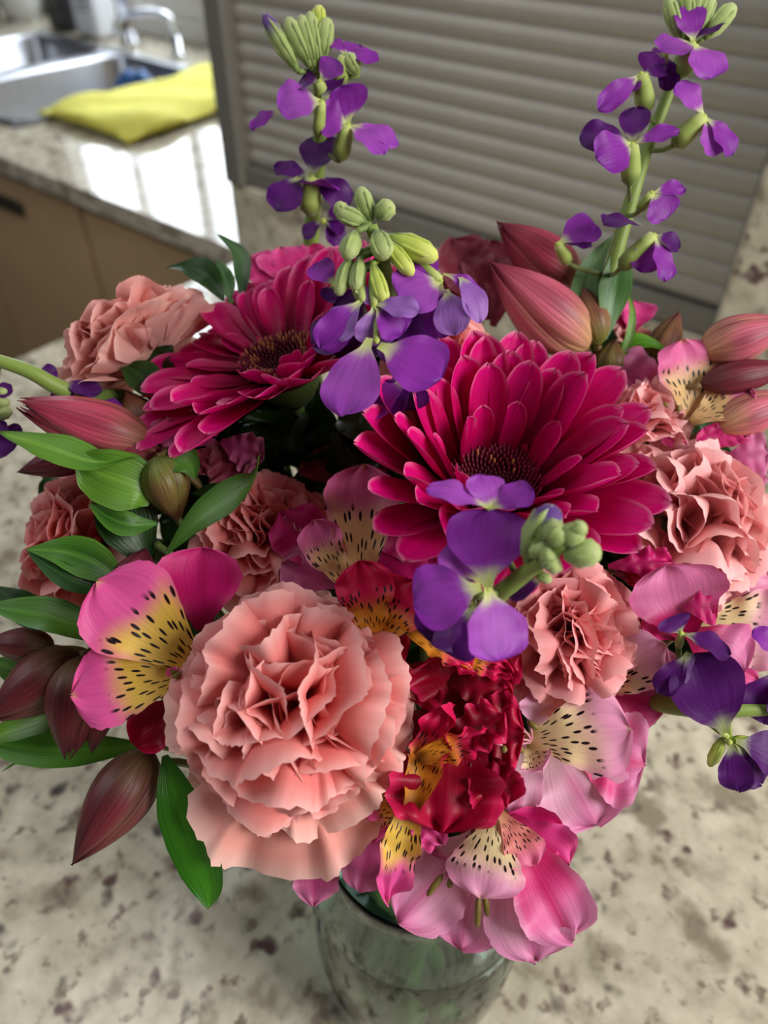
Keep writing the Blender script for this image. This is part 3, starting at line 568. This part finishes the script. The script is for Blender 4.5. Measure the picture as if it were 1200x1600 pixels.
alst('pink alstroemeria with two broad rounded petals and magenta throat at the right', .296, (1080, 985), [
 ('round', (1072,1000), (1046,882), 150, D(db=.006, dt=-.002, bend=-.5, cup=.2)), ('round', (1072,985), (1160,1052), 135, D(db=.006, dt=.002, bend=-.3)),
 ('magenta', (1060,1000), (1005,960), 70, D(db=.010, dt=.012)), ('magenta', (1070,950), (1120,945), 60, D(db=-.002, dt=-.002))])
alst('pale lined alstroemeria at the right edge below the bright carnation', .325, (1100, 960), [
 ('sp_pale', (1090,965), (1222,990), 130, D(db=.004, dt=-.002)), ('pale', (1100,950), (1215,915), 100, D(db=.006, dt=.004)),
 ('pink', (1110,1020), (1185,1062), 50, D(db=.008, dt=.004)), ('magenta', (1130,930), (1225,870), 80, D(db=.010, dt=.010))])
alst('pink alstroemeria with tan streaked petals above the bright right carnation', .340, (1070, 655), [
 ('mauve', (1040,640), (952,566), 96, D(db=.010, dt=.008)), ('pink', (1090,650), (1182,630), 80, D(db=.010, dt=.006)),
 ('sp_tan', (1078,660), (1068,530), 122, D(db=.006, dt=-.002, bend=-.3)), ('sp_tan', (1080,660), (1172,606), 84, D(db=.002, dt=-.002, bend=-.3)),
 ('pink', (1060,670), (1050,700), 40, {})], [(1045,640,14,-2.2), (1060,645,12,-1.6)])
alst('small mauve-pink alstroemeria behind the bright right carnation', .340, (1120, 705), [
 ('magenta', (1120,700), (1100,668), 44, {}), ('pink', (1115,700), (1158,662), 56, D(R)), ('mauve', (1135,715), (1200,708), 70, {}), ('mauve', (1150,735), (1188,772), 50, {})])
alst('pink alstroemeria behind the upper left gerbera', .375, (455, 450), [
 ('pink', (455,450), (438,386), 84, {}), ('pink', (430,450), (392,402), 60, {}), ('magenta', (480,450), (520,396), 84, D(R)), ('pink', (480,440), (478,392), 50, {})])
alst('wilted mauve alstroemeria under the upper left gerbera', .325, (335, 690), [
 ('mauve', (335,690), (236,684), 62, D(R, twist=.6)), ('dusky', (325,690), (378,748), 84, D(R, bend=1.0)), ('mauve', (345,690), (412,715), 70, D(R, twist=-.7)),
 ('dusky', (330,700), (300,735), 50, D(R)), ('mauve', (340,680), (300,645), 50, D(R, twist=1.0))])
alst('narrow magenta alstroemeria below the right rim of the large gerbera', .305, (960, 890), [('magenta', (950,885), (1052,880), 52, D(R)), ('red', (960,895), (1020,905), 44, {})])
alst('dusky rose alstroemeria at the back between stock and large buds', .385, (752, 500), [
 ('dusky', (755,500), (708,374), 92, D(ruf=.05)), ('dusky', (765,500), (765,378), 90, D(ruf=.05)), ('dusky', (745,510), (690,430), 80, {}), ('dusky', (770,510), (800,400), 70, {})])
alst('pink alstroemeria petal over the small pale carnation tuft at the back', .355, (985, 525), [('pink', (985,520), (990,470), 66, D(cup=.4)), ('magenta', (975,515), (965,482), 40, {})])
alst('dark magenta alstroemeria in the shade under the large gerbera', .312, (640, 870), [('magenta', (640,880), (600,800), 90, {}), ('magenta', (650,880), (720,860), 110, {}), ('magenta', (660,870), (690,800), 90, {}), ('red', (640,900), (700,930), 80, {})])
alst('deep purple-pink alstroemeria in the shade below the upper left gerbera', .345, (530, 740), [('dusky', (530,760), (500,700), 90, {}), ('magenta', (540,760), (580,700), 80, {}), ('dusky', (560,770), (610,740), 80, {})])

# ------------------------------------------------------------------ alstroemeria buds
BUDC = {'maroon': (S(104,82,52), S(104,36,44), S(70,24,34)), 'pink': (S(150,104,80), S(176,62,88), S(120,24,50)), 'rosy': (S(196,150,110), S(190,90,110), S(120,24,52)),
        'green': (S(96,110,44), S(112,92,48), S(92,52,40)), 'brown': (S(112,110,50), S(136,92,60), S(120,60,60)), 'wine': (S(90,40,40), S(112,26,48), S(86,16,38))}
def bud(label, d, b, tp, w, kind, db=0, dt=0, nlobe=3, open_=0.0, stem=True):
    P0, P1 = W(b[0], b[1], d+db), W(tp[0], tp[1], d+dt); t = thing('alstroemeria_bud', label, 'flower bud', P0, 'alstroemeria buds')
    ax = (P1-P0); Ln = ax.length; ax.normalize(); c0, c1, c2 = BUDC[kind]; Wd = w*d/F_PX; rg = random.Random(nx_())
    side = ax.cross(-FW).normalized(); up_ = side.cross(ax)
    def cf(s):
        def f(U, V):
            n = c_noise(U, V, s, .08); c = mix(mix(np.broadcast_to(c0, U.shape+(3,)), c1, sm(.02, .45, V+n)), c2, sm(.65, 1, V+n))
            c = mix(c, c0*1.1, .55*sm(.55, .95, np.abs(U))*sm(.05, .3, V)*(1-sm(.5, .85, V)))
            return mix(c, c2*.8, .6*np.exp(-(U/.22)**2)*sm(.1, .4, V))
        return f
    for k in range(nlobe*2):
        inner = k < nlobe; a = 2*math.pi*(k+(.5 if inner else 0)+.12)/nlobe; n = up_*math.cos(a)+side*math.sin(a)
        rad = Wd/2*(.80 if inner else .92); s = nx_(); nu, nv = 13, 20
        v = np.linspace(0, 1, nv); u = np.linspace(-1, 1, nu); U, V = np.meshgrid(u, v)
        rp = np.sin(np.pi*np.clip(V, 0, 1)**.74)**.9*.96+.09*(1-V); rp = rp*rad
        half = np.radians(66)*np.clip(np.sin(np.pi*(V*.93+.05))**.3, .05, 1); an = U*half
        tang = ax.cross(n)
        flare = open_*rad*V**3
        rr_ = rp*(1+.10*np.cos(an*1.2)+.035*np.cos(an*9))-rad*.06*np.abs(U)**3
        P = (np.array(P0)[None, None]+np.array(ax)*(V*Ln*(1 if not inner else .97))[..., None]+np.array(n)*(rr_*np.cos(an)+flare)[..., None]+np.array(tang)*(rr_*np.sin(an))[..., None])
        me = mesh('bud_sepal', (P-np.array(P0)).reshape(-1, 3), grid_faces(nv, nu), cf(s)(U, V).reshape(-1, 3), np.stack([(U+1)/2, V], -1).reshape(-1, 2))
        obj('sepal', me, M_BUD, t)
    if stem: stem_mesh(t, P0, ax, .0014, (120, 100, 60), False, .02, 'pedicel')
    return t
bud('large dusky-pink bud pointing up-left behind the large gerbera', .345, (918,545), (764,408), 100, 'rosy', .01, -.005)
bud('dark rosy bud behind and above the largest dusky-pink bud', .36, (905,450), (776,346), 84, 'pink', .01, 0)
bud('swollen dusky-pink bud pointing left above the twisted leaf', .312, (242,700), (28,628), 92, 'pink', .01, -.006, 3, .25)
bud('wine-pink bud half covered by the twisted leaf', .318, (262,730), (140,688), 60, 'pink')
bud('small dark wine bud at the left edge under the twisted leaf', .325, (150,705), (26,738), 50, 'wine')
bud('dark maroon bud cut by the left edge of the photo', .305, (125,1022), (-22,1128), 96, 'maroon', .008, -.004)
bud('dark maroon bud pointing down left of the streaked alstroemeria', .298, (128,1025), (104,1186), 92, 'maroon', .006, 0, 3, .12)
bud('slim greenish maroon bud behind the two dark maroon buds', .303, (165,1070), (142,1178), 46, 'maroon')
bud('lowest maroon bud hanging over the granite at lower left', .293, (238,1172), (112,1352), 98, 'maroon', .008, -.006)
bud('short maroon-green bud at the left edge above the dark maroon buds', .315, (85,1012), (-25,1002), 56, 'maroon')
bud('round olive-green bud between the twisted leaves', .312, (244,712), (278,816), 74, 'green', -.004, .004)
bud('upper wine bud at the right edge above the pink alstroemeria', .345, (1092,552), (1240,500), 76, 'rosy', 0, -.01)
bud('dark slender bud at the right edge crossing the pink alstroemeria', .338, (1095,600), (1245,572), 52, 'wine')
bud('lower tawny bud at the right edge above the bright carnation', .342, (1115,668), (1245,618), 72, 'rosy')
bud('brown-green bud beside the upright green leaf', .352, (936,540), (908,442), 56, 'brown')
bud('small brown bud under the granite wall at the back right', .36, (1020,575), (1062,486), 52, 'brown')
bud('stubby green bud at the foot of the upright leaf', .352, (950,590), (962,528), 48, 'green')
bud('red-brown bud just above the streaked alstroemeria petal', .31, (205,925), (228,856), 66, 'wine')
bud('dark brown bud in the shade left of the upper gerbera', .34, (240,690), (196,612), 70, 'brown')

# ------------------------------------------------------------------ leaves
def leaf_part(t, pts, w, face=None, twist=(0, 0), cup=.25, col=((36, 78, 22), (78, 128, 44)), wave=.06, nv=34, prf='leaf'):
    s = nx_(); rg = np.random.default_rng(s); P = spline([W(*q) for q in pts], nv); d = pts[0][2]; Wd = w*d/F_PX; nu = 11
    v = np.linspace(0, 1, nv); hw = Wd/2*prof(prf, v); u = np.linspace(-1, 1, nu); fc = Vector(face or NV(rg.uniform(-.3, .3), .45, .8)); V_ = []; ph = rg.uniform(0, 6)
    T = np.gradient(P, axis=0)
    for i in range(nv):
        tg = Vector(T[i]).normalized(); n = (fc-tg*fc.dot(tg)).normalized(); x = tg.cross(n); a = twist[0]+(twist[1]-twist[0])*v[i]
        xx = x*math.cos(a)+n*math.sin(a); nn = n*math.cos(a)-x*math.sin(a)
        for q in u: V_.append(Vector(P[i])+xx*(hw[i]*q)+nn*(hw[i]*(cup*abs(q)**1.5)+wave*Wd*q*math.sin(9*v[i]+ph))-Vector(t.location))
    U, V = np.meshgrid(u, v); c = mix(np.broadcast_to(S(*col[0]), U.shape+(3,)), S(*col[1]), .5+.5*np.sin(3*V+ph)*np.cos(U*2))
    c = mix(c, S(*col[1])*1.25, .5*np.exp(-(U/.08)**2)); c = mix(c, S(96,60,40), .7*sm(.965, 1, V))
    return obj('leaf', mesh('leaf', V_, grid_faces(nv, nu), c.reshape(-1, 3), np.stack([(U+1)/2, V], -1).reshape(-1, 2)), M_LEAF, t)
def sprig(label, base, leaves, N=None, stem=True):
    t = thing('leaf_sprig', label, 'leaf', W(*base), 'leaves of the bouquet')
    for q in leaves: leaf_part(t, *q[:2], **(q[2] if len(q) > 2 else {}))
    if stem: stem_mesh(t, t.location, N or NV(0, .4, .8), .0016, (90, 112, 52), False, .03)
    return t
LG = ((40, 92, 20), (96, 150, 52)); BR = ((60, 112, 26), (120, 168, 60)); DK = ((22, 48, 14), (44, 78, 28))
sprig('twisted bright green leaf at the left over the salmon carnation', (240,770,.31), [
 ([(240,775,.31), (215,760,.306), (165,742,.302), (120,722,.300)], 92, D(face=NV(.2, .1, .9), col=BR, twist=(-.2, .5), prf='strip')),
 ([(215,715,.302), (150,722,.298), (90,704,.296), (48,690,.298), (-2,676,.302)], 58, D(face=NV(-.2, .8, .5), col=BR, twist=(.2, .4)))])
sprig('narrow green leaf rising to the right in front of the shaded carnation', (262,862,.308), [([(262,862,.308), (310,812,.302), (365,775,.298), (398,745,.296), (406,710,.298)], 60, D(face=NV(-.3, .3, .9), col=LG, twist=(-.3, .8)))])
sprig('pair of dark-edged leaves in front of the left salmon carnation', (195,915,.31), [
 ([(198,915,.31), (150,880,.305), (100,862,.302), (40,858,.302)], 62, D(col=LG, twist=(.2, .2))), ([(180,930,.307), (130,915,.302), (85,890,.300), (42,860,.302)], 40, D(col=((24,62,20),(52,100,36)), twist=(-.5, .2)))])
sprig('broad pale-sheened leaf reaching the left edge above the maroon buds', (165,1000,.302), [([(165,1000,.302), (110,975,.298), (50,958,.298), (-30,945,.302)], 72, D(col=LG, face=NV(-.1, .75, .6))), ([(90,985,.312), (40,950,.312), (-10,915,.314)], 52, D(col=DK))])
sprig('bright green pointed leaf hanging below the large front carnation', (262,1190,.292), [([(258,1180,.292), (278,1250,.289), (306,1330,.288), (324,1385,.288), (326,1420,.289)], 86, D(col=((30,86,12),(66,132,28)), face=NV(-.2, .2, .95), cup=.15))])
sprig('pair of long leaves behind the maroon buds at the left edge', (215,1160,.318), [([(225,1165,.318), (120,1172,.316), (20,1165,.318), (-40,1150,.32)], 62, D(col=LG)), ([(215,1120,.314), (110,1115,.314), (20,1140,.316), (-30,1165,.318)], 50, D(col=BR)), ([(110,1060,.325), (40,1050,.325), (-20,1030,.325)], 56, D(col=LG))])
sprig('two upright grey-green leaves below the right purple stock spike', (940,525,.352), [([(935,530,.352), (915,470,.350), (925,420,.350), (958,365,.352)], 46, D(col=((70,116,60),(120,160,100)))), ([(945,530,.350), (955,470,.347), (965,420,.347), (966,360,.350)], 52, D(col=((60,108,50),(106,150,88))))])
sprig('small dark leaves sticking up behind the upper left gerbera', (360,470,.365), [([(350,470,.36), (325,432,.358), (295,418,.36), (258,418,.362)], 44, D(col=DK)), ([(360,470,.365), (352,435,.365), (340,405,.367)], 28, D(col=((44,84,40),(80,120,66)))), ([(378,470,.37), (380,430,.37), (374,395,.372), (340,366,.375)], 30, D(col=((44,76,40),(70,104,60))))])
sprig('curled leaf and broad dark leaf around the olive bud', (245,850,.316), [([(245,818,.310), (205,820,.305), (170,808,.303), (140,786,.304)], 40, D(col=LG, twist=(.3, .6))), ([(235,880,.318), (205,830,.316), (190,780,.316), (200,730,.318)], 96, D(col=DK)), ([(230,720,.316), (268,712,.310), (296,725,.306), (306,750,.306)], 52, D(col=LG, twist=(.5, -.4))), ([(300,770,.318), (340,770,.316), (370,775,.316)], 30, D(col=DK))])
sprig('short bright leaf and thin tendril at the back beside the small carnation tuft', (985,560,.355), [([(960,560,.355), (1000,535,.350), (1040,545,.352)], 34, D(col=((60,130,20),(120,180,40)))), ([(960,580,.350), (980,540,.348), (988,490,.348), (978,448,.350)], 14, D(col=BR))])
sprig('dark leaf beneath the pale peach carnation', (255,640,.345), [([(260,640,.345), (232,600,.342), (210,580,.342), (186,568,.343)], 56, D(col=((34,70,24),(60,100,40)))), ([(265,620,.348), (250,570,.348), (270,540,.35)], 60, D(col=DK))])
sprig('dark olive leaf under the bright carnation at the right', (1090,925,.335), [([(1080,935,.335), (1120,918,.330), (1162,920,.332)], 30, D(col=DK)), ([(1000,880,.335), (1050,900,.333), (1090,905,.335)], 70, D(col=DK))])
sprig('thin stray leaf tip over the granite at the left edge', (60,1165,.32), [([(70,1160,.32), (35,1185,.32), (2,1206,.322)], 7, D(col=LG))], stem=False)
# added filler leaves in dark green, so gaps in the bouquet read as shade
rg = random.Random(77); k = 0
for (x, y, d, lab) in ((560,700,.36,'dark filler foliage in the gap between the two gerberas'), (320,760,.36,'dark filler foliage behind the olive bud'), (640,960,.33,'dark filler foliage behind the crimson alstroemeria'), (850,1050,.34,'dark filler foliage behind the small pink carnation'), (1040,1010,.345,'dark filler foliage behind the broad pink petals at the right'),
    (250,960,.34,'dark filler foliage behind the streaked alstroemeria at the left'), (460,960,.345,'dark filler foliage behind the large front carnation'), (700,1250,.32,'dark filler foliage above the vase mouth'), (620,560,.385,'dark filler foliage behind the centre stock spike'), (880,600,.37,'dark filler foliage behind the large gerbera'), (1070,720,.37,'dark filler foliage behind the bright right carnation'), (150,760,.36,'dark filler foliage behind the twisted leaf at the left'), (420,640,.37,'dark filler foliage under the upper left gerbera'), (945,870,.35,'dark filler foliage between the large gerbera and the small pink carnation'), (300,680,.365,'dark filler foliage below the pale peach carnation'), (150,900,.36,'dark filler foliage behind the left salmon carnation'), (490,715,.355,'dark filler foliage behind the shaded salmon carnation'), (345,735,.345,'dark filler foliage under the wilted mauve alstroemeria'), (600,690,.352,'dark filler foliage left of the large gerbera rim'), (430,705,.345,'dark filler foliage right of the wilted mauve alstroemeria'), (520,1240,.325,'dark filler foliage behind the lower edge of the large front carnation')):
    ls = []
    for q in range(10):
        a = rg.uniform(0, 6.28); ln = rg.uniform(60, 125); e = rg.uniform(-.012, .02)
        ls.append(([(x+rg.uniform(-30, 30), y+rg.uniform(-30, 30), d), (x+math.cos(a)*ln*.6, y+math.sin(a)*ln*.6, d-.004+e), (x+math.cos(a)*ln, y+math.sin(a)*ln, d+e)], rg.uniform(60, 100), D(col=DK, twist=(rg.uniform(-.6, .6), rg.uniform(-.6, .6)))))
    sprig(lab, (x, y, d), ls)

# ------------------------------------------------------------------ purple stock
def stock_col(tone, s):
    base, m1, m2 = {'n': (S(196,206,120), S(136,42,158), S(124,34,152)), 'd': (S(150,160,90), S(82,12,104), S(72,10,96)), 'p': (S(196,206,140), S(150,96,180), S(160,112,190)), 'l': (S(206,214,130), S(160,72,180), S(150,60,178))}[tone]  # d has shade put into the violet; l is a lighter violet
    def f(U, V):
        n = c_noise(U, V, s, .05); c = mix(np.broadcast_to(base, U.shape+(3,)), S(206,196,214), .25*sm(.06, .16, V+n)); c = mix(c, m1, sm(.12, .30, V+n)); return mix(c, m2, sm(.6, 1, V))
    return f
def stock(label, stem, w, florets, buds, group='purple stock spikes', tail=True, N=None):
    pts = [W(*q) for q in stem]; t = thing('stock_spike', label, 'flower', pts[0], group); n = 30; d0 = stem[0][2]
    b = MB(); b.tube(spline(pts, n), np.linspace(w*d0/F_PX/2, w*d0/F_PX/2*.6, n), 10, S(128,150,70)); b.build('stem', M_STEM, t, True, off=t.location)
    if tail: stem_mesh(t, pts[0], N or (pts[1]-pts[0]).normalized(), w*d0/F_PX/2, (110, 136, 66), True, .05, 'lower_stem')
    for fl in florets:
        (mx, my, d), cal, pets = fl[:3]; tone = fl[3] if len(fl) > 3 else 'n'; Mo = W(mx, my, d); m = MB(); G0, G1 = S(112,128,62), S(150,168,84)
        if cal:
            A = W(cal[0], cal[1], d+.006); rc = cal[2]*d/F_PX/2
            m.tube([A, A.lerp(Mo, .12), A.lerp(Mo, .35), A.lerp(Mo, .7), A.lerp(Mo, 1.0)], [rc*.35, rc*.85, rc, rc*.85, rc*.6], 10, np.array([G0, G0, G1, G1, S(190,200,120)]))
            near = min((Vector(p_) for p_ in spline(pts, 40)), key=lambda q: (q-A).length)
            m.tube(spline([near, near.lerp(A, .6)+UPZ*-.001, A], 6), [.0011]*6, 6, G0)
        r = 5.5*d/F_PX; e = NV(0, .2, 1)
        m.tube([Mo+e*-r, Mo, Mo+e*r*.6], [r*.8, r, r*.5], 8, S(176,190,90))
        fo = m.build('floret', M_FUZZ, t, True, off=t.location)
        for p_ in pets:
            tx, ty, wd = p_[:3]; kw = p_[3] if len(p_) > 3 else {}; s = nx_(); bx, by = kw.get('b', (mx, my)); P0, P1 = W(bx, by, d+kw.get('db', 0)), W(tx, ty, d+kw.get('dt', .002)); Ln = (P1-P0).length; rr = random.Random(s)
            me, tip = petal('stock', 1.0, wd*d/F_PX/Ln*1.28, 13, 20, kw.get('bend', -.6), kw.get('cup', .12), kw.get('ruf', .035), 2.0, 0, kw.get('twist', rr.uniform(-.2, .2)), .012, s, stock_col(kw.get('tone', tone), s))
            obj('petal', me, M_STOCK, fo, rel(place(P0, P1, kw.get('face') or NV(rr.uniform(-.35, .35), rr.uniform(.1, .6), .8), tip), t))
    for q in buds:
        x0, y0, x1, y1, wd, d = q[:6]; col = q[6] if len(q) > 6 else 'g'; A, B = W(x0, y0, d+.002), W(x1, y1, d); m = MB(); rc = wd*d/F_PX/2
        G0, G1, G2 = S(116,136,70), S(156,174,104), S(176,190,124)
        if col == 'y': G0, G1, G2 = S(140,160,60), S(180,196,84), S(206,214,110)
        if col == 'v': G2 = S(92,56,130)
        ts = [0, .10, .3, .55, .8, .95, 1]; rs = [.3, .5, .85, 1, .9, .55, .15]
        m.tube([A.lerp(B, k_) for k_ in ts], [rc*k_ for k_ in rs], 10, np.array([G0, G0, G1, G1, G2, G2, G2])); bd = m.build('bud', M_FUZZ, t, True, off=t.location)
        ax = (B-A).normalized(); sd = ax.orthogonal().normalized(); m = MB()
        for k_ in range(4):
            a = k_*math.pi/2+.5; n_ = (Matrix.Rotation(a, 3, ax) @ sd)
            m.tube([A.lerp(B, .1)+n_*rc*.45, A.lerp(B, .4)+n_*rc*.86, A.lerp(B, .75)+n_*rc*.86, A.lerp(B, .97)+n_*rc*.35], [rc*.12, rc*.26, rc*.22, rc*.06], 6, np.array([G0, G1, G1, S(196,206,150)]))
        m.build('sepal_ribs', M_FUZZ, bd, True, off=t.location)
        near = min((Vector(p_) for p_ in spline(pts, 40)), key=lambda q_: (q_-A).length)
        if (near-A).length > .003: m = MB(); m.tube(spline([near, near.lerp(A, .5), A], 5), [.0012]*5, 6, G0); m.build('pedicel', M_STEM, bd, True, off=t.location)
    return t
d = .334
stock('tall purple stock spike at the upper left against the shutter', [(484,425,.415), (489,330,.388), (500,220,.362), (499,140,.348), (492,70,.341)], 25, [
 ((503,160,d), (496,212,20), [(434,166,72, D(dt=-.003, tone='l', face=NV(-.1,.3,.9))), (392,202,24, D(b=(440,172), dt=.004)), (532,112,30, D(dt=.006, tone='d'))]),
 ((543,196,d+.008), (530,252,30), [(530,136,66, D(dt=-.002)), (500,182,48, D(dt=-.004)), (602,241,36, D(dt=-.004, tone='l')), (623,226,30, D(dt=.002, tone='l'))]),
 ((488,278,d+.024), (483,336,36), [(512,214,56, D(tone='d')), (428,262,24, D(dt=.004, tone='d')), (432,330,46, D(dt=-.004, tone='d', b=(470,275))), (532,296,40, D(b=(450,285), dt=-.006, bend=-.2, face=NV(0,.9,.3))), (548,318,36, D(tone='d'))]),
 ((500,128,d), (505,160,24), [(530,96,40, D(dt=-.002)), (466,132,34, D(tone='d', dt=.004))]),
 ((540,88,d), (527,132,30), [(592,94,26, D(dt=.0)), (514,62,22, D(dt=.004)), (560,70,26, D(dt=.006))]),
 ((505,345,d+.042), None, [(474,372,24, D(tone='d')), (540,352,44, D(tone='d')), (535,385,30, D(tone='d')), (548,330,30, D(tone='d'))]),
 ], [(466,112,412,22,26,d,'v'), (486,105,448,28,30,d), (492,105,470,24,28,d), (500,105,484,18,26,d), (504,92,512,28,28,d), (500,48,498,8,22,d,'y'), (560,118,540,84,26,d)])
d = .324
stock('tall purple stock spike at the upper right against the shutter', [(950,440,.350), (978,340,.345), (1012,230,.340), (1052,125,.335), (1085,15,.332)], 24, [
 ((1083,68,d), (1062,122,32), [(1072,8,40, D(dt=-.001)), (1122,30,40, D(tone='d')), (1034,82,56, D(dt=-.004, tone='l')), (1112,123,56, D(dt=-.004, tone='l'))]),
 ((1040,85,d+.004), None, [(1008,112,44, D()), (1046,142,26, D(tone='d')), (1025,95,40, D())]),
 ((1002,116,d), (1010,176,32), [(934,172,28, D(dt=-.002)), (982,142,26, D()), (1045,112,20, D(tone='d'))]),
 ((1100,182,d), (1052,228,34), [(1056,132,40, D(dt=-.002, tone='l')), (1118,244,44, D(tone='l')), (1145,242,36, D(dt=.003))]),
 ((988,226,d-.003), (984,290,32), [(905,214,42, D(tone='d')), (994,168,38, D(tone='d')), (1062,203,24, D(dt=-.004)), (932,250,52, D(dt=-.008))]),
 ((1018,302,d), (998,330,18), [(1070,294,22, D()), (1042,342,46, D())]),
 ((1022,368,d), (968,420,30), [(942,350,52, D(b=(1010,355), dt=-.004, tone='d', face=NV(0,.8,.5))), (1002,426,36, D()), (1040,440,34, D(dt=-.002)), (1062,388,30, D(tone='d'))]),
 ((872,382,d+.01), (888,412,22), [(932,352,46, D()), (925,378,30, D(tone='d'))]),
 ], [(1062,62,1042,-4,26,d), (1078,40,1070,-20,26,d), (1100,60,1148,8,30,d), (1092,50,1112,-6,26,d), (1085,40,1092,-24,26,d)])
d = .272
stock('drooping purple stock spike at the centre with pale green buds', [(640,680,.300), (622,560,.290), (606,440,.280), (580,352,.272)], 30, [
 ((688,438,d), (622,385,24), [(625,470,72, D(dt=-.004, tone='l')), (690,528,46, D(dt=.003)), (650,400,34, D(tone='n', dt=.002)), (750,505,34, D(b=(715,430), bend=-1.2, tone='p', dt=-.003)), (712,524,44, D(b=(698,452), tone='p', bend=-.9, dt=-.004)), (752,470,26, D(b=(692,428), bend=-1.2, tone='n'))]),
 ((566,468,d-.003), (560,415,20), [(520,530,48, D(tone='p')), (500,545,44, D()), (588,468,26, D(tone='p', b=(555,455)))]),
 ((585,476,d-.004), (585,425,20), [(584,540,52, D(tone='p')), (655,486,30, D(tone='p', dt=-.004)), (630,520,60, D(tone='n'))]),
 ((522,446,d+.004), (545,425,14), [(492,412,36, D()), (510,470,24, D(tone='d'))]),
 ((588,532,d-.006), (596,470,18), [(534,650,74, D(b=(578,528), dt=-.008, bend=-.3, tone='l', cup=.05)), (690,592,88, D(b=(592,540), dt=-.004, bend=-.5, face=NV(.2,.3,.9)))]),
 ((580,500,d+.010), None, [(488,540,70, D(tone='d')), (690,505,84, D(tone='d')), (630,440,60, D(tone='d')), (540,570,70, D(tone='d')), (640,560,70, D(tone='d')), (520,480,60, D(tone='d'))]),
 ((640,590,d+.016), (625,570,18), [(572,652,44, D(tone='n')), (650,640,40, D(tone='d')), (600,640,50, D(tone='d'))]),
 ], [(580,348,562,292,28,d), (575,350,526,330,30,d), (588,342,614,316,30,d-.002), (556,362,540,404,32,d-.004), (588,362,604,404,38,d-.004), (548,400,528,462,26,d), (562,402,556,456,26,d-.002), (606,370,684,404,36,d-.002,'y'), (602,376,645,430,28,d-.003,'y'), (582,412,602,476,26,d-.004,'y'), (562,420,560,470,20,d), (545,348,526,316,24,d)])
d = .236
stock('purple stock stem pointing at the viewer in front of the large gerbera', [(750,960,.275), (778,930,.248), (815,900,.238), (848,875,.230), (880,850,.224)], 30, [
 ((762,922,d), None, [(765,795,104, D(b=(762,918), dt=.004, tone='n', bend=-.4)), (646,946,94, D(b=(752,918), dt=.000, bend=-.5)), (778,1032,92, D(b=(762,918), dt=-.004, bend=-.5, tone='l')), (712,840,72, D(b=(752,912), db=.006, dt=.008, tone='l'))]),
 ((765,796,d+.004), (775,830,16), [(666,766,40, D(dt=-.003, tone='l', face=NV(0,.7,.6), bend=-.8)), (752,742,50, D(dt=.003, tone='l')), (834,768,46, D(dt=-.002, face=NV(.2,.6,.6)))]),
 ((735,940,d+.018), None, [(680,1010,90, D(tone='d')), (735,1020,100, D(tone='d')), (690,900,80, D(tone='d'))]),
 ((850,905,d+.004), None, [(795,930,30, D(tone='d', dt=.004)), (835,850,40, D(b=(830,880), tone='l', dt=.004))]),
 ], [(820,872,868,790,54,.230,'v'), (845,880,872,868,50,.226), (852,850,885,822,50,.224), (872,845,912,828,40,.222), (880,868,940,862,44,.222), (850,870,840,845,40,.228), (835,895,862,908,18,.233), (890,838,915,818,26,.220), (735,935,715,945,22,.236)])
d = .286  # petals here use the shade-darkened tone to offset the strong side light
stock('purple stock with shade-darkened petals hanging over the granite at the right edge', [(1000,1085,.320), (1045,1100,.298), (1110,1108,.289), (1230,1106,.288)], 34, [
 ((1135,1150,d), (1092,1112,16), [(1082,1022,88, D(tone='d', dt=-.004)), (1095,1030,50, D(tone='d', b=(1125,1130)))], 'd'),
 ((1140,1160,d-.002), None, [(1152,1236,40, D(tone='d', b=(1142,1160), dt=-.003, bend=-.9)), (1222,1190,56, D(tone='d', b=(1150,1158), bend=-.5)), (1190,1225,46, D(tone='d', b=(1150,1160)))]),
 ((1064,990,d-.004), (1060,1012,14), [(1140,1026,44, D(tone='d', dt=-.004, face=NV(0,.8,.5))), (1028,1082,34, D(tone='d', b=(1075,1020))), (1045,965,50, D(tone='d', dt=.003)), (1095,1055,50, D(tone='d', b=(1070,1020)))]),
 ((1222,1040,d), None, [(1190,1130,84, D(tone='d')), (1178,982,34, D(tone='n', b=(1212,1025))), (1225,1120,60, D(tone='d'))]),
 ], [(1132,1150,1108,1198,18,d,'y'), (1140,1155,1178,1160,18,d,'y'), (1140,1160,1175,1178,16,d,'y'), (980,1125,988,1160,20,.31)])
d = .325
stock('purple stock stem running out of the left edge of the photo', [(120,618,.335), (85,602,.328), (40,578,.322), (-40,552,.318)], 30, [
 ((-20,680,d), None, [(24,700,60, D(tone='d')), (10,660,30, D(tone='d'))]), ((95,602,d+.004), None, [(62,580,30, D(tone='d')), (100,625,30, D(tone='d')), (160,612,24, D(tone='d'))]), ((-15,612,d), None, [(20,612,26, D(tone='d'))]), ((175,640,d+.006), None, [(190,632,22, {}), (165,625,20, {})])],
 [(-18,632,14,628,22,d), (-15,650,18,642,20,d), (-15,620,10,610,16,d)])
b = None
